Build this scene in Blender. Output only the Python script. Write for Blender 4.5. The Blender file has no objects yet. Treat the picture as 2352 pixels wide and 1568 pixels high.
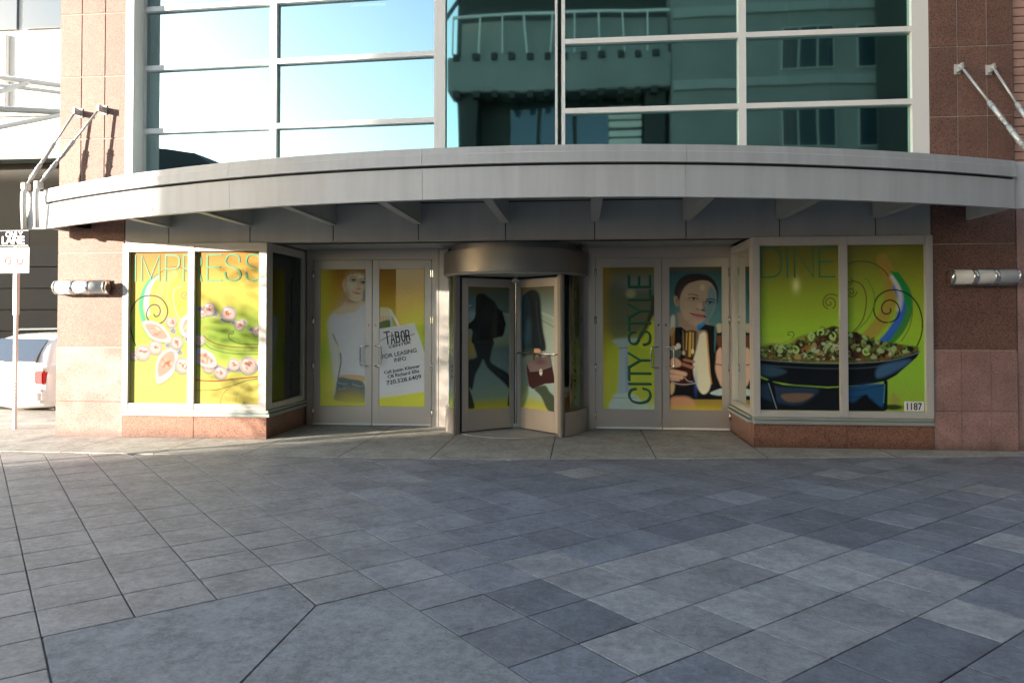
import bpy, bmesh, math, random
import numpy as np
from mathutils import Vector, Matrix, noise
random.seed(7); rng = np.random.default_rng(7)
R = math.radians
scn = bpy.context.scene
col = scn.collection

# ---------------------------------------------------------------- camera
cd = bpy.data.cameras.new('camera')
cam = bpy.data.objects.new('camera', cd); col.objects.link(cam)
cam.location = (0, -8.91, 1.5)
cam.rotation_euler = (R(91.0), 0, R(5.5))
cd.sensor_width = 36; cd.lens = 36 * 1650 / 2352
cd.shift_y = -0.0310
cd.clip_start = 0.05; cd.clip_end = 2000
scn.camera = cam
# ---------------------------------------------------------------- sky, sun, exposure
w = bpy.data.worlds.new('World'); scn.world = w; w.use_nodes = True
nt = w.node_tree; bg = nt.nodes['Background']
sky = nt.nodes.new('ShaderNodeTexSky'); sky.sky_type = 'NISHITA'; sky.sun_disc = False
sky.sun_elevation = R(10.4); sky.sun_rotation = R(236.3)
sky.air_density = 1.0; sky.dust_density = 1.0; sky.ozone_density = 1.0
nt.links.new(sky.outputs[0], bg.inputs[0]); bg.inputs[1].default_value = 0.13
sl = bpy.data.lights.new('sun', 'SUN'); sl.energy = 4.0; sl.angle = R(0.6); sl.color = (1.0, 0.88, 0.74)
sun = bpy.data.objects.new('sun', sl); col.objects.link(sun)
sun.rotation_euler = Vector((1.5, 1.0, -0.33)).to_track_quat('-Z', 'Y').to_euler()
sun.location = (-30, -20, 12)
scn.view_settings.view_transform = 'Standard'; scn.view_settings.look = 'None'
scn.view_settings.exposure = 2.45; scn.view_settings.gamma = 1; scn.view_settings.use_curve_mapping = False
scn.render.engine = 'CYCLES'
scn.cycles.max_bounces = 8; scn.cycles.use_denoising = True

# ---------------------------------------------------------------- object helpers
def tag(o, label=None, cat=None, group=None, kind=None):
    if label: o['label'] = label
    if cat: o['category'] = cat
    if group: o['group'] = group
    if kind: o['kind'] = kind
    return o
def empty(name, loc=(0, 0, 0), rz=0):
    o = bpy.data.objects.new(name, None); col.objects.link(o)
    o.location = loc; o.rotation_euler = (0, 0, rz); o.empty_display_size = .2
    return o
class MB:
    """collects shapes (world or parent-local coordinates) into ONE mesh object"""
    def __init__(s): s.bm = bmesh.new()
    def box(s, x0, x1, y0, y1, z0, z1, bev=0, mat=None):
        b = bmesh.new(); bmesh.ops.create_cube(b, size=1)
        for v in b.verts:
            v.co = Vector((x0 + (v.co.x + .5) * (x1 - x0), y0 + (v.co.y + .5) * (y1 - y0), z0 + (v.co.z + .5) * (z1 - z0)))
        if bev: bmesh.ops.bevel(b, geom=b.edges[:], offset=bev, segments=2, affect='EDGES', clamp_overlap=True)
        s.add(b, mat); return s
    def add(s, b, mat=None):
        if mat is not None: b.transform(mat)
        me = bpy.data.meshes.new('t'); b.to_mesh(me); s.bm.from_mesh(me); bpy.data.meshes.remove(me); b.free()
    def prism(s, pts, d, mat=None):
        """polygon pts (list of 3-vectors) extruded by vector d"""
        b = bmesh.new(); f = b.faces.new([b.verts.new(Vector(p)) for p in pts])
        e = bmesh.ops.extrude_face_region(b, geom=[f])
        bmesh.ops.translate(b, verts=[v for v in e['geom'] if isinstance(v, bmesh.types.BMVert)], vec=Vector(d))
        bmesh.ops.recalc_face_normals(b, faces=b.faces[:]); s.add(b, mat); return s
    def quad(s, pts):
        s.bm.faces.new([s.bm.verts.new(Vector(p)) for p in pts]); return s
    def tube(s, pts, r, n=12, cap=True):
        pts = [Vector(p) for p in pts]; rs = r if isinstance(r, (list, tuple)) else [r] * len(pts)
        rings = []; up = None
        for i, p in enumerate(pts):
            t = ((pts[min(i + 1, len(pts) - 1)] - pts[max(i - 1, 0)])).normalized()
            if up is None: up = Vector((0, 0, 1)) if abs(t.z) < .9 else Vector((1, 0, 0))
            a = t.cross(up).normalized(); bb = a.cross(t).normalized(); up = bb
            rings.append([s.bm.verts.new(p + a * math.cos(k * 2 * math.pi / n) * rs[i] + bb * math.sin(k * 2 * math.pi / n) * rs[i]) for k in range(n)])
        for q in range(len(rings) - 1):
            for k in range(n):
                f = s.bm.faces.new((rings[q][k], rings[q][(k + 1) % n], rings[q + 1][(k + 1) % n], rings[q + 1][k])); f.smooth = True
        if cap: s.bm.faces.new(rings[0][::-1]); s.bm.faces.new(rings[-1])
        return s
    def arcwall(s, cx, cy, r0, r1, a0, a1, z0, z1, n=32, closed=False):
        A = [a0 + (a1 - a0) * i / n for i in range(n + 1)]
        rings = [[s.bm.verts.new((cx + r * math.cos(R(a)), cy + r * math.sin(R(a)), z)) for r, z in ((r0, z0), (r1, z0), (r1, z1), (r0, z1))] for a in A]
        for q in range(n):
            for k in range(4):
                s.bm.faces.new((rings[q][k], rings[q + 1][k], rings[q + 1][(k + 1) % 4], rings[q][(k + 1) % 4]))
        if not closed: s.bm.faces.new(rings[0]); s.bm.faces.new(rings[-1][::-1])
        return s
    def lathe(s, prof, mat=None, n=32):
        b = bmesh.new(); rings = []
        for r, z in prof: rings.append([b.verts.new((r * math.cos(2 * math.pi * k / n), r * math.sin(2 * math.pi * k / n), z)) for k in range(n)])
        for q in range(len(rings) - 1):
            for k in range(n): b.faces.new((rings[q][k], rings[q][(k + 1) % n], rings[q + 1][(k + 1) % n], rings[q + 1][k])).smooth = True
        b.faces.new(rings[0][::-1]); b.faces.new(rings[-1]); s.add(b, mat); return s
    def build(s, name, m, parent=None, loc=None, smooth=False, autosm=False):
        bmesh.ops.recalc_face_normals(s.bm, faces=s.bm.faces[:]) if not getattr(s, 'keep', False) else None
        me = bpy.data.meshes.new(name); s.bm.to_mesh(me); s.bm.free()
        if m: me.materials.append(m)
        if smooth:
            for p in me.polygons: p.use_smooth = True
        if autosm: me.set_sharp_from_angle(angle=R(35))
        o = bpy.data.objects.new(name, me); col.objects.link(o)
        if parent: o.parent = parent
        if loc: o.location = loc
        return o

# ---------------------------------------------------------------- materials
def lin(c): return tuple(((x / 255) / 12.92 if x / 255 <= .04045 else ((x / 255 + .055) / 1.055) ** 2.4) for x in c)
def island(N, L, amt):
    g = N.new('ShaderNodeNewGeometry'); r = N.new('ShaderNodeMapRange'); r.inputs['To Min'].default_value = 1 - amt; r.inputs['To Max'].default_value = 1 + amt
    L.new(g.outputs['Random Per Island'], r.inputs[0]); return r.outputs[0]
def mat(name, c, rough=.5, metal=0, spec=.5, coat=0, bump=0, bscale=40, var=0, vscale=3, coatr=.03, aniso=None, vaniso=None, isl=0):
    m = bpy.data.materials.new(name); m.use_nodes = True; N = m.node_tree.nodes; L = m.node_tree.links
    p = N['Principled BSDF']; c = (*c, 1) if len(c) == 3 else c
    p.inputs['Base Color'].default_value = c; p.inputs['Roughness'].default_value = rough
    p.inputs['Metallic'].default_value = metal; p.inputs['Specular IOR Level'].default_value = spec
    p.inputs['Coat Weight'].default_value = coat; p.inputs['Coat Roughness'].default_value = coatr
    tc = N.new('ShaderNodeTexCoord')
    if bump:
        n = N.new('ShaderNodeTexNoise'); n.inputs['Scale'].default_value = bscale; n.inputs['Detail'].default_value = 4
        b = N.new('ShaderNodeBump'); b.inputs['Strength'].default_value = bump; b.inputs['Distance'].default_value = .01
        mp = N.new('ShaderNodeMapping'); L.new(tc.outputs['Object'], mp.inputs[0]); L.new(mp.outputs[0], n.inputs['Vector'])
        if aniso: mp.inputs['Scale'].default_value = aniso
        L.new(n.outputs['Fac'], b.inputs['Height']); L.new(b.outputs[0], p.inputs['Normal'])
    if var:
        n = N.new('ShaderNodeTexNoise'); n.inputs['Scale'].default_value = vscale; n.inputs['Detail'].default_value = 6
        mp2 = N.new('ShaderNodeMapping'); L.new(tc.outputs['Object'], mp2.inputs[0]); L.new(mp2.outputs[0], n.inputs['Vector'])
        if vaniso: mp2.inputs['Scale'].default_value = vaniso
        r = N.new('ShaderNodeMapRange'); r.inputs['From Min'].default_value = .3; r.inputs['From Max'].default_value = .7
        r.inputs['To Min'].default_value = 1 - var; r.inputs['To Max'].default_value = 1 + var
        mx = N.new('ShaderNodeMix'); mx.data_type = 'RGBA'; mx.blend_type = 'MULTIPLY'; mx.inputs[0].default_value = 1
        mx.inputs[6].default_value = c; L.new(n.outputs['Fac'], r.inputs[0])
        o_ = r.outputs[0]
        if isl: ml = N.new('ShaderNodeMath'); ml.operation = 'MULTIPLY'; L.new(o_, ml.inputs[0]); L.new(island(N, L, isl), ml.inputs[1]); o_ = ml.outputs[0]
        L.new(o_, mx.inputs[7]); L.new(mx.outputs[2], p.inputs['Base Color'])
        r2 = N.new('ShaderNodeMapRange'); r2.inputs['To Min'].default_value = max(.02, rough - .1); r2.inputs['To Max'].default_value = min(1, rough + .12)
        L.new(n.outputs['Fac'], r2.inputs[0]); L.new(r2.outputs[0], p.inputs['Roughness'])
    return m
def granite(name, c1, c2, c3, scale=90, rough=.5, bump=.25, veins=0, coat=0):
    m = bpy.data.materials.new(name); m.use_nodes = True; N = m.node_tree.nodes; L = m.node_tree.links
    p = N['Principled BSDF']; tc = N.new('ShaderNodeTexCoord')
    v = N.new('ShaderNodeTexVoronoi'); v.inputs['Scale'].default_value = scale; L.new(tc.outputs['Object'], v.inputs['Vector'])
    n = N.new('ShaderNodeTexNoise'); n.inputs['Scale'].default_value = scale * .7; n.inputs['Detail'].default_value = 3; L.new(tc.outputs['Object'], n.inputs['Vector'])
    big = N.new('ShaderNodeTexNoise'); big.inputs['Scale'].default_value = 2.2; big.inputs['Detail'].default_value = 5; big.inputs['Distortion'].default_value = .8; L.new(tc.outputs['Object'], big.inputs['Vector'])
    sep = N.new('ShaderNodeSeparateColor'); L.new(v.outputs['Color'], sep.inputs[0])
    cr = N.new('ShaderNodeValToRGB'); e = cr.color_ramp.elements
    e[0].position = .0; e[0].color = (*c3, 1); e[1].position = .28; e[1].color = (*c1, 1)
    x = e.new(.75); x.color = (*c2, 1); cr.color_ramp.interpolation = 'LINEAR'
    L.new(sep.outputs[0], cr.inputs[0])
    mx = N.new('ShaderNodeMix'); mx.data_type = 'RGBA'; mx.blend_type = 'MULTIPLY'; mx.inputs[0].default_value = 1
    r = N.new('ShaderNodeMapRange'); r.inputs['From Min'].default_value = .3; r.inputs['From Max'].default_value = .7; r.inputs['To Min'].default_value = 1 - .12 - veins; r.inputs['To Max'].default_value = 1.12 + veins * .5
    L.new(big.outputs['Fac'], r.inputs[0]); L.new(cr.outputs[0], mx.inputs[6])
    ml = N.new('ShaderNodeMath'); ml.operation = 'MULTIPLY'; L.new(r.outputs[0], ml.inputs[0]); L.new(island(N, L, .10), ml.inputs[1])
    # splash grime along the foot of the stone
    sx = N.new('ShaderNodeSeparateXYZ'); L.new(tc.outputs['Object'], sx.inputs[0]); gn = N.new('ShaderNodeTexNoise'); gn.inputs['Scale'].default_value = 7; gn.inputs['Detail'].default_value = 5; L.new(tc.outputs['Object'], gn.inputs['Vector'])
    ga_ = N.new('ShaderNodeMath'); ga_.operation = 'MULTIPLY_ADD'; ga_.inputs[1].default_value = -.22; L.new(gn.outputs['Fac'], ga_.inputs[0]); L.new(sx.outputs['Z'], ga_.inputs[2])
    gr_ = N.new('ShaderNodeMapRange'); gr_.inputs['From Min'].default_value = -.08; gr_.inputs['From Max'].default_value = .03; gr_.inputs['To Min'].default_value = .62; gr_.inputs['To Max'].default_value = 1; L.new(ga_.outputs[0], gr_.inputs[0])
    ml2 = N.new('ShaderNodeMath'); ml2.operation = 'MULTIPLY'; L.new(ml.outputs[0], ml2.inputs[0]); L.new(gr_.outputs[0], ml2.inputs[1])
    L.new(ml2.outputs[0], mx.inputs[7]); L.new(mx.outputs[2], p.inputs['Base Color'])
    b = N.new('ShaderNodeBump'); b.inputs['Strength'].default_value = bump; b.inputs['Distance'].default_value = .006
    L.new(n.outputs['Fac'], b.inputs['Height']); L.new(b.outputs[0], p.inputs['Normal'])
    p.inputs['Roughness'].default_value = rough; p.inputs['Coat Weight'].default_value = coat; p.inputs['Coat Roughness'].default_value = .08
    return m
def vcol_mat(name, rough=.35, coat=1.0, grain=0.0, bump=0, spec=.4, bscale=200):
    m = bpy.data.materials.new(name); m.use_nodes = True; N = m.node_tree.nodes; L = m.node_tree.links
    p = N['Principled BSDF']; a = N.new('ShaderNodeVertexColor'); a.layer_name = 'Col'
    p.inputs['Roughness'].default_value = rough; p.inputs['Coat Weight'].default_value = coat; p.inputs['Coat Roughness'].default_value = .01
    p.inputs['Specular IOR Level'].default_value = spec
    out = a.outputs[0]
    tc = N.new('ShaderNodeTexCoord')
    if grain:
        n = N.new('ShaderNodeTexNoise'); n.inputs['Scale'].default_value = 55; n.inputs['Detail'].default_value = 8; n.inputs['Roughness'].default_value = .75; L.new(tc.outputs['Object'], n.inputs['Vector'])
        n2 = N.new('ShaderNodeTexNoise'); n2.inputs['Scale'].default_value = 3.1; n2.inputs['Detail'].default_value = 7; n2.inputs['Roughness'].default_value = .65; L.new(tc.outputs['Object'], n2.inputs['Vector'])
        n4 = N.new('ShaderNodeTexNoise'); n4.inputs['Scale'].default_value = 17; n4.inputs['Detail'].default_value = 5; n4.inputs['Roughness'].default_value = .7; L.new(tc.outputs['Object'], n4.inputs['Vector'])
        a4 = N.new('ShaderNodeMath'); a4.operation = 'ADD'; a4.inputs[1].default_value = -.5; L.new(n4.outputs['Fac'], a4.inputs[0]); a5 = N.new('ShaderNodeMath'); a5.operation = 'ADD'; L.new(a4.outputs[0], a5.inputs[0]); L.new(n.outputs['Fac'], a5.inputs[1])
        ad = N.new('ShaderNodeMath'); ad.operation = 'ADD'; L.new(a5.outputs[0], ad.inputs[0]); L.new(n2.outputs['Fac'], ad.inputs[1])
        r = N.new('ShaderNodeMapRange'); r.inputs['From Min'].default_value = .78; r.inputs['From Max'].default_value = 1.22; r.inputs['To Min'].default_value = 1 - grain; r.inputs['To Max'].default_value = 1 + grain
        mx = N.new('ShaderNodeMix'); mx.data_type = 'RGBA'; mx.blend_type = 'MULTIPLY'; mx.inputs[0].default_value = 1
        L.new(ad.outputs[0], r.inputs[0]); L.new(out, mx.inputs[6]); L.new(r.outputs[0], mx.inputs[7]); out = mx.outputs[2]
        # scattered pale gum spots and chips
        v = N.new('ShaderNodeTexVoronoi'); v.inputs['Scale'].default_value = 2.3; L.new(tc.outputs['Object'], v.inputs['Vector'])
        lt = N.new('ShaderNodeMath'); lt.operation = 'LESS_THAN'; lt.inputs[1].default_value = .035; L.new(v.outputs['Distance'], lt.inputs[0])
        ml = N.new('ShaderNodeMath'); ml.operation = 'MULTIPLY'; ml.inputs[1].default_value = .35; L.new(lt.outputs[0], ml.inputs[0])
        mx2 = N.new('ShaderNodeMix'); mx2.data_type = 'RGBA'; L.new(ml.outputs[0], mx2.inputs[0]); L.new(out, mx2.inputs[6]); mx2.inputs[7].default_value = (.35, .34, .33, 1); out = mx2.outputs[2]
        v2 = N.new('ShaderNodeTexVoronoi'); v2.inputs['Scale'].default_value = 4.7; L.new(tc.outputs['Object'], v2.inputs['Vector']); l2 = N.new('ShaderNodeMath'); l2.operation = 'LESS_THAN'; l2.inputs[1].default_value = .05; L.new(v2.outputs['Distance'], l2.inputs[0])
        m2_ = N.new('ShaderNodeMath'); m2_.operation = 'MULTIPLY'; m2_.inputs[1].default_value = .45; L.new(l2.outputs[0], m2_.inputs[0]); mx3 = N.new('ShaderNodeMix'); mx3.data_type = 'RGBA'; L.new(m2_.outputs[0], mx3.inputs[0]); L.new(out, mx3.inputs[6]); mx3.inputs[7].default_value = (.05, .05, .05, 1); out = mx3.outputs[2]
    if bump:
        n3 = N.new('ShaderNodeTexNoise'); n3.inputs['Scale'].default_value = bscale; n3.inputs['Detail'].default_value = 3; L.new(tc.outputs['Object'], n3.inputs['Vector'])
        b = N.new('ShaderNodeBump'); b.inputs['Strength'].default_value = bump; b.inputs['Distance'].default_value = .004
        L.new(n3.outputs['Fac'], b.inputs['Height']); L.new(b.outputs[0], p.inputs['Normal'])
    L.new(out, p.inputs['Base Color'])
    return m
def glass_mat(name, tint, gcol, refl, rough=.01, wav=0.0, wscale=1.2):
    """coated facade glass: part mirror, part tinted see-through"""
    m = bpy.data.materials.new(name); m.use_nodes = True; N = m.node_tree.nodes; L = m.node_tree.links
    N.remove(N['Principled BSDF']); out = N['Material Output']
    g = N.new('ShaderNodeBsdfGlossy'); g.inputs['Color'].default_value = (*gcol, 1); g.inputs['Roughness'].default_value = rough
    t = N.new('ShaderNodeBsdfTransparent'); t.inputs['Color'].default_value = (*tint, 1)
    lw = N.new('ShaderNodeFresnel'); lw.inputs['IOR'].default_value = 1.5
    ad = N.new('ShaderNodeMath'); ad.operation = 'ADD'; ad.inputs[1].default_value = refl; ad.use_clamp = True
    mx = N.new('ShaderNodeMixShader'); L.new(lw.outputs[0], ad.inputs[0]); L.new(ad.outputs[0], mx.inputs[0]); L.new(t.outputs[0], mx.inputs[1]); L.new(g.outputs[0], mx.inputs[2]); L.new(mx.outputs[0], out.inputs[0])
    if wav:
        tc = N.new('ShaderNodeTexCoord'); n = N.new('ShaderNodeTexNoise'); n.inputs['Scale'].default_value = wscale; n.inputs['Detail'].default_value = 1
        mp = N.new('ShaderNodeMapping'); mp.inputs['Scale'].default_value = (1, 1, .6); L.new(tc.outputs['Object'], mp.inputs[0]); L.new(mp.outputs[0], n.inputs['Vector'])
        b = N.new('ShaderNodeBump'); b.inputs['Strength'].default_value = 1; b.inputs['Distance'].default_value = wav; L.new(n.outputs['Fac'], b.inputs['Height']); L.new(b.outputs[0], g.inputs['Normal'])
    return m
M = dict(
    panel=mat('painted_metal_panel', (.50, .51, .51), .40, .0, .5, var=.085, vscale=2.2, vaniso=(4, 4, .35), isl=.025, bump=.02, bscale=1.5),
    soffit=mat('soffit_metal', (.30, .31, .30), .5, var=.05),
    band=mat('grey_wall_panel', (.36, .37, .36), .45, var=.07, vscale=1.8, vaniso=(3, 3, .5), isl=.05),
    white=mat('white_mullion_paint', (.78, .77, .74), .35),
    alu=mat('window_frame_metal', (.50, .49, .46), .4, .15, var=.05),
    sill=mat('green_grey_sill', (.27, .31, .29), .45, var=.08),
    bronze=mat('satin_stainless', (.50, .46, .425), .40, .6, var=.03, vscale=2, bump=.015, bscale=60, aniso=(1, 1, .02)),
    drum=mat('brushed_stainless_drum', (.29, .28, .272), .45, .75, bump=.015, bscale=50, aniso=(.02, .02, 1)),
    chrome=mat('polished_steel', (.78, .77, .74), .12, 1),
    steel=mat('painted_rod_steel', (.50, .51, .50), .4, .3),
    dark=mat('dark_rubber', (.015, .015, .016), .6),
    joint=mat('dark_joint', (.03, .03, .03), .8),
    asph=mat('asphalt', (.055, .055, .058), .85, var=.25, vscale=8, bump=.4, bscale=120),
    curb=mat('concrete_kerb', (.38, .36, .33), .8, var=.12, vscale=4, bump=.3, bscale=80),
    gran_r=granite('rough_red_granite', (.135, .065, .047), (.205, .112, .084), (.055, .028, .021), 120, .6, .5),
    gran_p=granite('polished_pink_granite', (.32, .19, .165), (.38, .24, .21), (.23, .135, .12), 110, .28, .05, veins=.18, coat=.3),
    gran_b=granite('base_red_granite', (.17, .08, .052), (.26, .13, .09), (.07, .032, .024), 120, .4, .1, coat=.2),
    lampw=mat('white_lamp_glass', (.74, .74, .72), .18, 0, .6, coat=.5),
    lettg=mat('green_lettering', (.025, .17, .065), .45),
    lettk=mat('black_lettering', (.02, .02, .022), .5),
    wht=mat('white_sign_face', (.8, .8, .78), .4),
    carw=mat('white_car_paint', (.78, .78, .77), .25, 0, .5, coat=.8),
    carg=mat('car_window_glass', (.02, .022, .025), .05, 0, .8, coat=1),
    red=mat('red_lens', (.5, .02, .02), .15, 0, .6, coat=1),
    rubber=mat('tyre_rubber', (.02, .02, .02), .8),
    rim=mat('wheel_rim', (.5, .5, .5), .3, .8),
    wallw=mat('white_stucco', (.80, .78, .74), .7, var=.04),
    wallg=mat('grey_concrete', (.27, .28, .27), .75, var=.12, vscale=.6),
    walld=mat('dark_cladding', (.036, .038, .038), .7, var=.15, vscale=1),
    wallb=mat('brown_cladding', (.032, .030, .024), .7),
    brick=mat('pale_pink_brick', (.42, .25, .20), .8, var=.12, vscale=9, bump=.4, bscale=30),
    inter=mat('interior_plaster', (.42, .43, .40), .8),
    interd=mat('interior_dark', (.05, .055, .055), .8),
    panegreen=glass_mat('green_spandrel_glass', (.55, .75, .68), (.75, .85, .8), .25),
    skyglass=glass_mat('sky_side_glass', (.20, .42, .36), (.50, .68, .74), .50, wav=.0015),
    upglass=glass_mat('tinted_facade_glass', (.20, .42, .36), (.42, .70, .62), .55, rough=.025, wav=.004, wscale=.9),
    dispglass=glass_mat('display_side_glass', (.45, .52, .46), (.9, .95, .9), .03),
    doorglass=glass_mat('curved_door_glass', (.5, .6, .58), (.9, .95, .95), .12),
    farglass=mat('far_window_glass', (.03, .05, .07), .05, 0, 1, coat=1),
)
ART = vcol_mat('printed_window_film', .5, .4, spec=.15)

# ---------------------------------------------------------------- the setting: ground
def vgrid_color(me, fn):
    pass
def quad_mesh(name, quads, cols, m, parent=None, thick=.012, bev=.004):
    """slabs: each a raised top face with a bevelled rim, own colour"""
    V = []; Fc = []; C = []
    for q, c in zip(quads, cols):
        q = [Vector(p) for p in q]; cen = sum(q, Vector()) / 4; b = len(V)
        ins = [p + (cen - p).normalized() * bev * 1.4 for p in q]
        V += [tuple(p) for p in ins] + [(p.x, p.y, p.z - bev * .6) for p in q] + [(p.x, p.y, p.z - thick - .004) for p in q]
        Fc.append((b, b + 1, b + 2, b + 3)); C.append(c)
        for k in range(4):
            k2 = (k + 1) % 4
            Fc.append((b + 4 + k, b + 4 + k2, b + k2, b + k)); C.append(c)
            Fc.append((b + 8 + k, b + 8 + k2, b + 4 + k2, b + 4 + k)); C.append(tuple(x * .7 for x in c))
    me = bpy.data.meshes.new(name); me.from_pydata(V, [], Fc)
    at = me.color_attributes.new('Col', 'FLOAT_COLOR', 'CORNER')
    arr = np.repeat(np.array([[*c, 1] for c in C], dtype=np.float32), 4, axis=0); at.data.foreach_set('color', arr.ravel())
    me.materials.append(m); o = bpy.data.objects.new(name, me); col.objects.link(o)
    if parent: o.parent = parent
    return o
ground = MB().quad([(-400, -400, -.17), (400, -400, -.17), (400, 400, -.17), (-400, 400, -.17)]).build('street_ground', M['asph']); tag(ground, kind='structure')
STONE = vcol_mat('granite_paver_stone', .60, 0, .28, .6, .35, 180)
CONC = vcol_mat('concrete_slab', .75, 0, .28, .6, .25, 160)
# 45 degree pavers
UA, VA = R(41.0), R(-47.5)
u = Vector((math.cos(UA), math.sin(UA), 0)); v = Vector((math.cos(VA), math.sin(VA), 0)); O = Vector((-1.1, -4.92, 0))
su, sv = .40, .385
def apron_edge(x): return -1.12 if x < -1.2 else -1.12 + (x + 1.2) * .13
light = {(2,0),(3,1),(2,1),(4,1),(5,1),(6,1),(2,2),(3,2),(4,2),(5,2),(6,2),(2,3),(3,3),(4,3),(5,3),(6,3),(3,4),(4,4),(5,4),(6,4),(2,4),(9,4),(12,-1),(13,2),(7,-5),(1,3),(5,5)}
mid = {(3,2),(2,3),(4,4),(4,2)}
darks = {(4,5),(3,-1),(6,0),(7,1),(1,2),(0,2),(1,1),(2,5),(3,5),(7,2),(8,1),(8,2),(5,0)}
slab_poly = None
def in_slab(i, j):   # grid cells taken by the large concrete slabs at the lower left
    c_ = O + u * (i + .5) * su + v * (j + .5) * sv
    return (j >= -1 and -4 <= i < -1 and c_.x < -1.43) or (j >= 0 and i <= -1 and c_.x > -1.45) or (j == -1 and -4 <= i < -1) or (-4 <= i <= -1 and j >= 0)
quads = []; cols = []
for i in range(-40, 44):
    for j in range(-46, 46):
        P = [O + u * (i + a) * su + v * (j + b) * sv for a, b in ((0, 0), (0, 1), (1, 1), (1, 0))]
        c = sum(P, Vector()) / 4
        if c.x < -14 or c.x > 14 or c.y < -12: continue
        if max(p.y for p in P) > apron_edge(c.x) + .45: continue
        if in_slab(i, j): continue
        rnd = random.random()
        # blue grey granite; paler and warmer to the left, sunlight put into the colour
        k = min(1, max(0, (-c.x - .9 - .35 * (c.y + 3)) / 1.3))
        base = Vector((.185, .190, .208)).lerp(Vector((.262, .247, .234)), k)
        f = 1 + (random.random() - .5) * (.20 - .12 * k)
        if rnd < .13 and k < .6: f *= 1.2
        if (i, j) in darks: f = .80
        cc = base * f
        if (i, j) in light:
            cc = Vector((.27, .262, .258)) * (.90 + .25 * random.random()) * (.8 if (i, j) in mid else 1)
        ga = .0022 + .0022 * random.random()
        Q = [p + (c - p).normalized() * (ga + .002 * random.random()) + Vector((0, 0, (random.random() - .5) * .0025)) for p in P]
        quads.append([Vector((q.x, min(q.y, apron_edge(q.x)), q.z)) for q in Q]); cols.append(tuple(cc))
ok = [k for k, q in enumerate(quads) if (q[0] - q[2]).length > .1 and (q[1] - q[3]).length > .1]
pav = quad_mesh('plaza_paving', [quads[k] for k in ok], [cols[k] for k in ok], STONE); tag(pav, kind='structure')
# the large concrete slabs
def gp(i, j): return O + u * i * su + v * j * sv
P3 = gp(-1, 0); Q = Vector((P3.x - .03, -9.5, 0))
t_ = (Q.x - gp(-4, -1).x) / v.x; X_ = gp(-4, -1) + v * t_
slabs = [([gp(-4, -1), X_, P3, gp(-1, -1)], 0), ([P3, X_ + Vector((.004, 0, 0)), Q + Vector((0, -3, 0)), gp(0, 16), gp(0, 0)], 0)]
me = bpy.data.meshes.new('concrete_slab'); Vv = []; Ff = []
for pts, c in slabs:
    cen = sum(pts, Vector()) / len(pts); b = len(Vv); n = len(pts)
    Vv += [tuple(p + (cen - p).normalized() * .012) for p in pts] + [tuple(p + (cen - p).normalized() * .005 + Vector((0, 0, -.014))) for p in pts]
    Ff.append(tuple(range(b, b + n)))
    for k in range(n): Ff.append((b + n + k, b + n + (k + 1) % n, b + (k + 1) % n, b + k))
me.from_pydata(Vv, [], Ff); me.validate()
at = me.color_attributes.new('Col', 'FLOAT_COLOR', 'CORNER')
at.data.foreach_set('color', np.tile(np.array([.24, .236, .232, 1], dtype=np.float32), len(me.loops)))
me.materials.append(CONC); o = bpy.data.objects.new('concrete_slab', me); col.objects.link(o); tag(o, kind='structure')
bm_ = MB().box(-14, 14, -12, 6, -.12, -.013); o = bm_.build('paving_bed', mat('sanded_joint', (.075, .073, .07), .9, var=.5, vscale=3)); tag(o, kind='structure')
# concrete apron along the facade
xs = [-14, -6.95, -6.0, -4.86, -3.82, -2.70, -1.66, -.34, .82, 2.05, 3.5, 5.0, 7.5, 14]
me = bpy.data.meshes.new('concrete_apron'); Vv = []; Ff = []; Cc = []
for a, b in zip(xs[:-1], xs[1:]):
    n = 8; k0 = len(Vv); g = .006
    for q in range(n + 1):
        x = a + g + (b - a - 2 * g) * q / n
        Vv += [(x, apron_edge(x) + .012, 0.002), (x, 2.6, 0.002), (x, apron_edge(x) + .006, -.012)]
    for q in range(n):
        t = k0 + q * 3; Ff += [(t, t + 3, t + 4, t + 1), (t + 2, t + 5, t + 3, t)]
me.from_pydata(Vv, [], Ff)
at = me.color_attributes.new('Col', 'FLOAT_COLOR', 'CORNER')
at.data.foreach_set('color', np.tile(np.array([.34, .325, .29, 1], dtype=np.float32), len(me.loops)))
me.materials.append(CONC); o = bpy.data.objects.new('concrete_apron', me); col.objects.link(o); tag(o, kind='structure')
o = MB().box(-70, -14.02, -40, -.4, -.12, 0.0).build('bounce_ground', mat('pale_bounce_ground', (.36, .33, .29), .85, var=.12, vscale=.5)); tag(o, kind='structure')  # unseen pale ground added to bounce sunlight onto the canopy underside and facade
# kerb of the side street beyond the corner
kb = MB()
kb.prism([(-14, -.35, -.12), (-7.2, 1.15, -.12), (-7.2, 1.33, -.12), (-14, -.17, -.12)], (0, 0, .128))
# (the kerb meets the corner obliquely)
o = kb.build('street_kerb', M['curb']); tag(o, kind='structure')

# ---------------------------------------------------------------- the building
B = empty('office_building', (-.94, .5, 0)); B.location = (0, 0, 0)
tag(B, 'red granite and steel storefront building with a revolving door and tinted upper windows', 'building')
def pil(name, x0, x1, joints, cap):
    p = MB()
    for z0, z1 in joints: p.box(x0, x1, -.02, 2.2, z0 + .004, z1 - .004, .003)
    return p
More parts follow.
